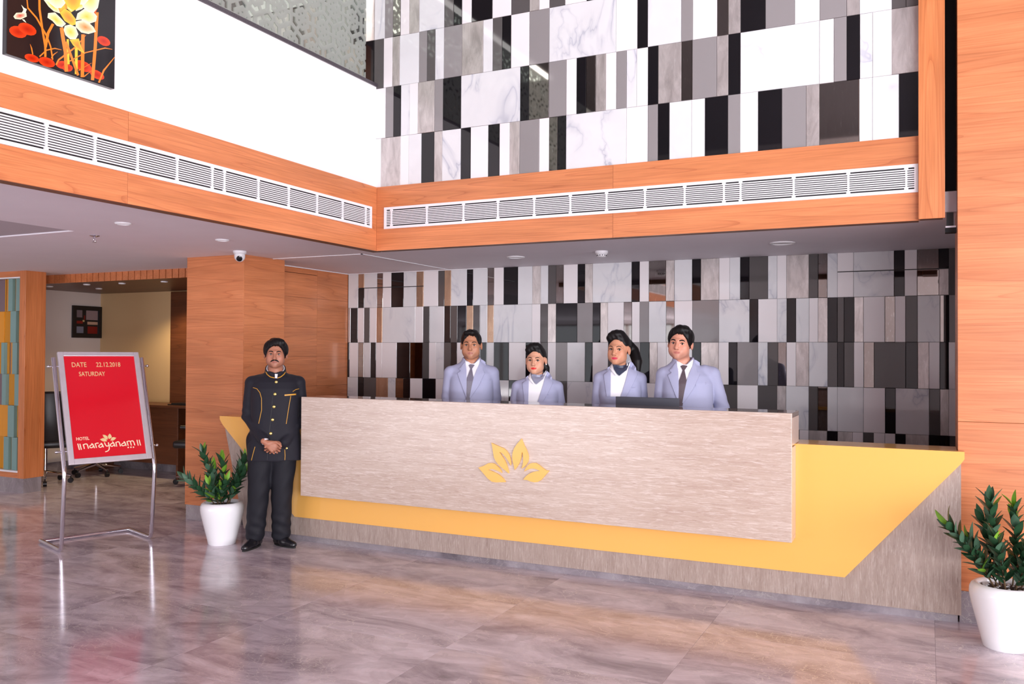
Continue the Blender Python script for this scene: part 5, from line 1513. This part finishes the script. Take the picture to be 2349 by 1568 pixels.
    # brows, moustache and lashes follow the face
    def face_cord(name, pts, r, mat, off):
        P2 = []
        pts = [(a_, b_ - 0.006) for a_, b_ in pts]
        for i in range(len(pts) - 1):
            for j in range(5): P2.append((pts[i][0] + (pts[i + 1][0] - pts[i][0]) * j / 5, pts[i][1] + (pts[i + 1][1] - pts[i][1]) * j / 5))
        P2.append(pts[-1])
        y = trace(hq, [a for a, _ in P2], [b for _, b in P2], -0.3)
        L = [tuple(fromH((a, float(yy) - off, b))) for (a, b), yy in zip(P2, y)]
        n = len(L)
        rr = [r * (0.45 + 0.55 * math.sin(PI * min(1, (i + 1) / n * 1.0) ** 0.8)) for i in range(n)]
        return MB().tube(L, rr, 8).build(name, mat, root, 60)
    for s in (-1, 1):
        br_ = p.get('brow', 0.0042)
        face_cord('eyebrow', [(s * 0.013, 0.0225), (s * 0.030, 0.0275), (s * 0.043, 0.0255), (s * 0.051, 0.0195)], br_, M['hair'], -0.0012)
        face_cord('eyelid', [(s * 0.0195, 0.0015), (s * 0.0265, 0.0085), (s * 0.0345, 0.0095), (s * 0.0425, 0.0065), (s * 0.0465, 0.0015)], 0.0022 if not fem else 0.0026, M['hair'] if fem else M['lash'], 0.0016)
    if p.get('moustache'):
        for s in (-1, 1):
            face_cord('moustache', [(s * 0.001, -0.0465), (s * 0.012, -0.0480), (s * 0.024, -0.0535), (s * 0.033, -0.0630)], 0.0066, M['hair'], -0.0005)
    # clothes
    sdf_obj('jacket', jacket, (lo[0] - 0.05, -0.33, T[0][0] - 0.02 if True else 0), (hi[0] + 0.05, 0.26, zc + 0.06), 0.0060, p['jmat'], root)
    return root, jacket, both, head, fromH

def legs(root, hips, knees, ankles, mat, shoe, zt, rw=(0.205, 0.135), toe=((-0.06, -0.16), (0.06, -0.16))):
    def f(P):
        d = ell(P, ((hips[0][0] + hips[1][0]) / 2, 0.005, zt - 0.12), (rw[0], rw[1], 0.17))
        for h, k, a in zip(hips, knees, ankles):
            l = np.minimum(rc(P, h, k, 0.118, 0.088), rc(P, k, a, 0.088, 0.078))
            l = l + 0.004 * np.sin(P[:, 2] * 70 + P[:, 0] * 30) * np.exp(-((P[:, 2] - 0.16) / 0.12) ** 2) + 0.002 * np.sin(P[:, 2] * 40 - P[:, 0] * 50)
            d = sm(d, l, 0.03)
        return smax(np.maximum(d, 0.055 - P[:, 2]), P[:, 2] - zt, 0.01)
    xs = [q[0] for q in list(hips) + list(knees) + list(ankles)]
    sdf_obj('trousers', f, (min(xs) - 0.16, -0.24, 0.03), (max(xs) + 0.16, 0.24, zt + 0.03), 0.0085, mat, root)
    for a, t in zip(ankles, toe):
        x, y = a[0], a[1]
        b_ = (x - t[0] * 0.32, y + 0.055); e = (x + t[0], y + t[1])
        def g(P, b_=b_, e=e):
            d = rc(P, (b_[0], b_[1], 0.036), (x + t[0] * 0.3, y + t[1] * 0.3, 0.040), 0.036, 0.042)
            d = sm(d, rc(P, (x + t[0] * 0.3, y + t[1] * 0.3, 0.036), (e[0], e[1], 0.026), 0.042, 0.030), 0.02)
            d = sm(d, rc(P, (x, y + 0.02, 0.05), (x, y + 0.01, 0.10), 0.040, 0.040), 0.02)
            return np.maximum(d, 0.012 - P[:, 2])
        o = sdf_obj('shoe', g, (min(b_[0], e[0]) - 0.09, min(b_[1], e[1]) - 0.09, 0.0), (max(b_[0], e[0]) + 0.09, max(b_[1], e[1]) + 0.09, 0.16), 0.005, shoe, root)
        s_ = MB()
        u = Vector((e[0] - b_[0], e[1] - b_[1], 0)); Ls = u.length; u.normalize(); v_ = Vector((-u.y, u.x, 0))
        prof = []
        for i in range(20):
            an = 2 * PI * i / 20
            c_ = 0.5 + 0.5 * math.cos(an)
            wd = 0.034 + 0.010 * math.sin(PI * c_ ** 0.8)
            prof.append((Vector((b_[0], b_[1], 0)) + u * (-0.036 + (Ls + 0.066) * c_) + v_ * wd * math.sin(an) * 1.0))
        s_.prism([(q.x, q.y) for q in prof], 0.0005, 0.013, 'z')
        s_.build('sole', M['sole'], o)

M['skin'] = vcol_mat('skin', 0.42, 0.35, 'tint', 0.06)
M['hair'] = plain('black_hair', S(20, 16, 17), 0.5, spec=0.25, bump=0.4, nscale=120)
M['sclera'] = plain('eye_white', S(196, 186, 180), 0.2)
M['iris'] = plain('dark_iris', S(26, 16, 12), 0.08)
M['lash'] = plain('dark_lash', S(58, 36, 30), 0.6)
M['suit'] = plain('pale_blue_grey_suiting', S(174, 176, 206), 0.75, spec=0.25, noise=0.05, nscale=300, sheen=0.1)
M['suit_edge'] = plain('lapel_shade', S(132, 128, 152), 0.8)  # shade along the lapel edges, drawn as a darker cord
M['shirt'] = plain('white_shirt', S(240, 238, 244), 0.65)
M['tie'] = plain('silver_grey_tie', S(128, 122, 138), 0.4, noise=0.35, nscale=420)
M['tie2'] = plain('brown_patterned_tie', S(104, 88, 96), 0.4, noise=0.5, nscale=420)
M['scarf'] = plain('silver_satin_scarf', S(146, 148, 170), 0.3)
M['scarf2'] = plain('slate_blue_scarf', S(58, 66, 88), 0.4)
M['coat'] = plain('black_twill', S(29, 28, 38), 0.7, spec=0.3, noise=0.15, nscale=400, sheen=0.05)
M['coat2'] = plain('black_twill_trousers', S(27, 27, 35), 0.7, spec=0.3, noise=0.12, nscale=400)
M['piping'] = plain('gold_piping', S(206, 150, 50), 0.45)
M['brass'] = plain('brass_button', S(240, 214, 120), 0.22, metal=0.8)
M['shoe'] = plain('black_leather_shoe', S(26, 25, 30), 0.28)
M['sole'] = plain('shoe_sole', S(20, 18, 18), 0.7)
M['pearl'] = plain('pearl', S(240, 236, 230), 0.15)
M['silver'] = plain('silver_ring', S(220, 220, 226), 0.15, metal=1.0)

# --- the man in black at the left end of the desk
armsM = [((-0.190, 0.012, 1.385), (-0.222, 0.030, 1.105), (-0.085, -0.150, 0.915)), ((0.190, 0.012, 1.385), (0.226, 0.035, 1.095), (0.075, -0.135, 0.890))]
handsM = [((-0.062, -0.186, 0.893), (0.80, -0.10, -0.58), (-0.58, 0.0, -0.80), (0.45, 0.85, 0.75), 1.0, 1), ((0.046, -0.150, 0.880), (-0.90, -0.02, -0.42), (0.42, 0.0, -0.90), (0.35, 0.75, 0.6), 0.98, -1)]
root, jk, al, hd, fH = make_person('man in black high-collared coat with gold piping standing beside the desk', (-4.868, 5.575, 0), math.radians(40), 0.9725,
    dict(skin=S(176, 118, 94), lip=S(158, 96, 84), arms=armsM, hands=handsM, jmat=M['coat'], fine=True, moustache=True, top=[(1.455, 0.118, 0.088, 0, 0.022), (1.474, 0.088, 0.080, 0, 0.022), (1.486, 0.080, 0.078, 0, 0.024)], w=1.08, jaw=1.1, turn=(-0.05, 0.02), hem=0.735, brow=0.0046, line=-0.030, part=0.6, vol=0.012, stubble=0.25, bd=1.05))
legs(root, ((-0.110, 0.0, 0.90), (0.085, 0.0, 0.90)), ((-0.128, -0.012, 0.48), (0.062, -0.012, 0.48)), ((-0.155, 0.02, 0.10), (0.058, 0.02, 0.10)), M['coat2'], M['shoe'], 1.0, (0.215, 0.14), ((-0.075, -0.165), (0.100, -0.125)))
mp = lambda zx, zy: ((400 + zx / 2.119 - 632) * 0.003707, 1.515 - (560 + zy / 2.119 - 843) * 0.003707)
for nm, r_, pts in (('piping', 0.0028, [(390, 695), (408, 700), (422, 718), (430, 745), (431, 800), (418, 865)]), ('piping', 0.0028, [(574, 714), (588, 705), (603, 702)]), ('piping', 0.0028, [(565, 735), (556, 790), (545, 868)]),
                    ('piping', 0.0028, [(402, 975), (393, 1010), (386, 1040)]), ('piping', 0.0028, [(539, 990), (541, 1020), (540, 1040)])):
    cord(nm, [mp(*q) for q in pts], jk, r_, M['piping'], root)
drape('pocket_trim', [mp(536, 727), mp(590, 724), mp(590, 731), mp(536, 734)], jk, 0.0005, 0.003, M['piping'], root)
for q in ((497, 668), (492, 725), (488, 785), (482, 847), (474, 912)):
    x_, z_ = mp(*q); y_ = float(trace(jk, [x_], [z_])[0])
    b = MB().lathe([(0.0125, 0.0), (0.0125, 0.003), (0.009, 0.006), (0.0005, 0.0068)], n=18)
    b.xform(lambda v: (x_ + v[0], y_ - v[2], z_ + v[1])); b.build('button', M['brass'], root, 50)
x_, z_ = mp(548, 984); y_ = float(trace(jk, [x_], [z_])[0])
b = MB().lathe([(0.008, 0.0), (0.008, 0.003), (0.0005, 0.0055)], n=14); b.xform(lambda v: (x_ + v[0], y_ - v[2], z_ + v[1])); b.build('button', M['brass'], root, 50)
cord('front_edge', [mp(487, 668), mp(480, 760), mp(470, 880), mp(462, 960), mp(459, 1040)], jk, 0.0016, M['office_black'], root, -0.0006)
# stand collar with piping and white collar notch
def ring(name, zf, zb, r0, h, mat, gap, th=0.005, cy=0.020, ry=0.95):
    b = MB(); vs, fs = [], []
    n = 40
    for i in range(n + 1):
        a = gap + (2 * PI - 2 * gap) * i / n - PI / 2
        ca, sa = math.cos(a), math.sin(a)
        zz_ = zf + (zb - zf) * (sa * 0.5 + 0.5)
        for (rr, dz) in ((r0, 0), (r0 + th, 0), (r0 + th - 0.006, h), (r0 - 0.006, h)):
            vs.append((rr * ca, cy + rr * ry * sa, zz_ + dz))
    for i in range(n):
        for k in range(4):
            fs.append((i * 4 + k, i * 4 + (k + 1) % 4, i * 4 + 4 + (k + 1) % 4, i * 4 + 4 + k))
    fs += [(0, 3, 2, 1), (n * 4, n * 4 + 1, n * 4 + 2, n * 4 + 3)]
    b.add(vs, fs)
    return b.build(name, mat, root, 50)
ring('shirt_collar', 1.430, 1.520, 0.0760, 0.037, M['shirt'], 0.01, 0.005, 0.012)
ring('collar', 1.430, 1.520, 0.0840, 0.036, M['coat'], 0.13, 0.006, 0.012)
cord('collar_piping', [(-0.082, 1.486), (-0.066, 1.458), (-0.040, 1.438), (-0.004, 1.429)], jk, 0.0042, M['piping'], root)
cord('collar_piping', [(0.018, 1.428), (0.045, 1.438), (0.070, 1.458), (0.086, 1.486)], jk, 0.0042, M['piping'], root)
drape('shirt_notch', [(-0.002, 1.428), (0.016, 1.426), (0.020, 1.462), (-0.004, 1.464)], jk, 0.001, 0.004, M['shirt'], root)
b = MB().tube([fb for fb in [(-0.1, -0.213, 0.905)] * 0] or [(0.0055, -0.2085, 0.8205), (0.0095, -0.2080, 0.8165)], 0.0096, 12); b.build('finger_ring', M['silver'], root, 50)
b = MB().tube([(-0.080, -0.170, 0.912), (-0.070, -0.180, 0.902)], 0.032, 16); b.build('cuff', M['shirt'], root, 50)

# --- suits behind the desk
def suit_parts(root, f, al, fem, U, col):
    """shirt front, collar flaps, lapels and pocket laid on the jacket"""
    for nm, mat, off, th, poly in col:
        drape(nm, [U(*q) for q in poly], al, off, th, mat, root)
        if nm == 'lapel':
            e = [U(*q) for q in poly][4 if not fem else 3:][: 6] if False else [U(*q) for q in (poly[4:8] if poly[0][0] < 600 else (poly[5:8] if not fem else poly[4:7]))]
            cord('lapel_shade_line', e, al, 0.0016, M['suit_edge'], root, 0.0015)
UM = lambda zx, zy: ((zx - 648) * 0.000433, 1.515 - (zy - 690) * 0.000433)
MALE = lambda tie: [
    ('shirt', M['shirt'], 0.0002, 0.003, [(528, 735), (560, 720), (640, 775), (720, 775), (795, 695), (814, 684), (805, 760), (755, 900), (690, 1080), (640, 1300), (612, 1400), (556, 1400), (552, 1100), (545, 900)]),
    ('shirt_collar', M['shirt'], 0.0045, 0.004, [(534, 716), (600, 788), (572, 868), (545, 835)]), ('shirt_collar', M['shirt'], 0.0045, 0.004, [(812, 680), (690, 790), (753, 862), (786, 800)]),
    ('tie', tie, 0.0045, 0.005, [(592, 802), (640, 788), (710, 800), (660, 872), (690, 1040), (640, 1330), (622, 1460), (552, 1460), (556, 1250), (566, 1040), (628, 872)]),
    ('lapel', M['suit'], 0.0040, 0.0060, [(528, 722), (540, 800), (556, 900), (562, 1150), (556, 1405), (470, 1180), (385, 955), (446, 908), (408, 878), (470, 800)]),
    ('lapel', M['suit'], 0.0040, 0.0060, [(822, 690), (862, 708), (915, 745), (918, 835), (866, 862), (904, 938), (790, 1180), (640, 1405), (618, 1405), (650, 1230), (690, 1040), (745, 900), (795, 790)]),
    ('pocket', M['suit'], 0.0006, 0.0026, [(832, 1090), (1005, 1060), (1008, 1105), (836, 1140)])]
UW = lambda zx, zy: ((zx - 622) * 0.000404, 1.437 - (zy - 835) * 0.000404)
FEM = lambda sc_: [
    ('shirt', M['shirt'], 0.0002, 0.003, [(440, 890), (480, 810), (560, 850), (640, 860), (720, 850), (795, 760), (790, 850), (740, 1020), (690, 1180), (622, 1400), (372, 1400), (430, 1150), (445, 1000)]),
    ('scarf', sc_, 0.009, 0.010, [(486, 805), (560, 842), (640, 855), (720, 838), (792, 785), (770, 860), (730, 935), (660, 980), (600, 1030), (560, 1000), (510, 920)]),
    ('shirt_collar', M['shirt'], 0.012, 0.003, [(428, 905), (476, 812), (500, 925), (572, 1035), (535, 1030), (455, 935)]), ('shirt_collar', M['shirt'], 0.012, 0.003, [(800, 792), (792, 845), (735, 960), (640, 1035), (598, 1040), (690, 965), (752, 880)]),
    ('lapel', M['suit'], 0.0040, 0.0060, [(430, 870), (448, 960), (448, 1060), (440, 1400), (372, 1400), (345, 1200), (322, 1012), (392, 962), (360, 925)]),
    ('lapel', M['suit'], 0.0040, 0.0060, [(806, 775), (850, 805), (905, 885), (915, 960), (930, 1000), (830, 1200), (712, 1400), (620, 1400), (690, 1190), (745, 1010), (790, 850)]),
    ('pocket', M['suit'], 0.0006, 0.0026, [(800, 1235), (985, 1235), (985, 1300), (785, 1285)])]
def arms_down(w, z, el, ez, wz, wx, wy=-0.10):
    return [((-w, 0.012, z), (-el, 0.03, ez), (-wx, wy, wz)), ((w, 0.012, z), (el, 0.03, ez), (wx, wy, wz))]
def hands_down(wx, wz, wy=-0.10, k=0.95):
    return [((-wx, wy, wz), (0.05, -0.25, -1), (0, 1, 0.0), (0.2, 0.3, 0.25), k, 1), ((wx, wy, wz), (-0.05, -0.25, -1), (0, 1, 0.0), (0.2, 0.3, 0.25), k, -1)]
GRP = 'reception staff in pale blue grey suits behind the desk'
mA = arms_down(0.168, 1.398, 0.202, 1.13, 0.87, 0.20, -0.05)
root, jk, al, hd, fH = make_person('man in pale suit and plain silver tie, leftmost behind the desk', (-3.470, 6.40, 0), math.radians(28), 1.025,
    dict(skin=S(188, 130, 100), lip=S(170, 108, 96), arms=mA, hands=hands_down(0.20, 0.87, -0.05), bw=0.90, jmat=M['suit'], w=1.0, jaw=1.05, turn=(-0.08, 0.0), hx=-0.004, brow=0.0038, stubble=0.3, group=GRP, line=-0.020, vol=0.001))
suit_parts(root, jk, al, False, UM, MALE(M['tie']))
LK = (((-0.1, 0.0, 0.90), (0.1, 0.0, 0.90)), ((-0.1, -0.01, 0.48), (0.1, -0.01, 0.48)), ((-0.1, 0.02, 0.10), (0.1, 0.02, 0.10)))
legs(root, *LK, M['suit'], M['shoe'], 1.0)
mE = [((-0.165, 0.012, 1.398), (-0.196, 0.03, 1.13), (-0.190, -0.05, 0.87)), ((0.176, 0.012, 1.404), (0.258, 0.045, 1.14), (0.215, -0.02, 0.90))]
root, jk, al, hd, fH = make_person('man in pale suit and brown patterned tie, rightmost behind the desk', (-1.628, 6.40, 0), math.radians(17), 1.033,
    dict(skin=S(214, 150, 126), lip=S(184, 110, 100), arms=mE, hands=[hands_down(0.19, 0.87, -0.05)[0], hands_down(0.215, 0.90, -0.02)[1]], bw=0.90, jmat=M['suit'], w=1.02, jaw=1.08, turn=(-0.26, 0.09), cx=-0.028, hx=-0.052, brow=0.0050, stubble=0.4, group=GRP, line=-0.032, vol=0.008, part=0.4, gaze=(0.12, -1, -0.02)))
suit_parts(root, jk, al, False, lambda a_, b_: (UM(a_, b_)[0] - 0.028, UM(a_, b_)[1]), MALE(M['tie2']))
legs(root, *LK, M['suit'], M['shoe'], 1.0)
wA = arms_down(0.158, 1.330, 0.202, 1.06, 0.82, 0.19, -0.05)
wD = arms_down(0.144, 1.330, 0.170, 1.06, 0.82, 0.165, -0.05)
LKF = (((-0.09, 0.0, 0.86), (0.09, 0.0, 0.86)), ((-0.085, -0.01, 0.46), (0.085, -0.01, 0.46)), ((-0.08, 0.02, 0.10), (0.08, 0.02, 0.10)))
root, jk, al, hd, fH = make_person('shorter woman in pale suit with silver satin scarf and red lipstick', (-2.850, 6.38, 0), math.radians(24), 1.0,
    dict(fem=True, skin=S(214, 158, 130), lip=S(214, 26, 34), arms=wA, hands=hands_down(0.19, 0.82, -0.05, k=0.85), bw=0.93, jmat=M['suit'], w=1.0, jaw=0.95, turn=(-0.22, 0.0), hx=-0.014, brow=0.0034, gaze=(0.12, -1, -0.02), group=GRP,
         tail=([(0.0, 0.11, 0.03), (0.06, 0.125, -0.07), (0.088, 0.085, -0.17)], [0.045, 0.032, 0.012])))
suit_parts(root, jk, al, True, UW, FEM(M['scarf']))
legs(root, *LKF, M['suit'], M['shoe'], 0.95, (0.19, 0.125))
e_ = fH((0.088, 0.004, -0.036)); b = MB().lathe([(0.0006, -0.0065)] + [(0.0065 * math.cos(a), 0.0065 * math.sin(a)) for a in (-0.9, -0.4, 0, 0.4, 0.9)] + [(0.0006, 0.0065)], n=12)
b.xform(lambda v: (v[0] + e_[0], v[1] + e_[1], v[2] + e_[2])); b.build('earring', M['pearl'], root, 60)
root, jk, al, hd, fH = make_person('taller woman in pale suit with dark blue scarf and long ponytail', (-2.150, 6.38, 0), math.radians(21), 1.058,
    dict(fem=True, skin=S(206, 146, 116), lip=S(206, 48, 82), arms=wD, hands=hands_down(0.165, 0.82, -0.05, k=0.85), jmat=M['suit'], w=0.97, jaw=0.92, turn=(-0.38, 0.02), hx=-0.012, brow=0.0028, gaze=(0.28, -1, -0.02), bw=0.84, group=GRP,
         tail=([(0.02, 0.115, 0.045), (0.075, 0.135, -0.01), (0.115, 0.105, -0.09), (0.128, 0.085, -0.165)], [0.045, 0.042, 0.040, 0.022])))
suit_parts(root, jk, al, True, UW, FEM(M['scarf2']))
legs(root, *LKF, M['suit'], M['shoe'], 0.95, (0.19, 0.125))
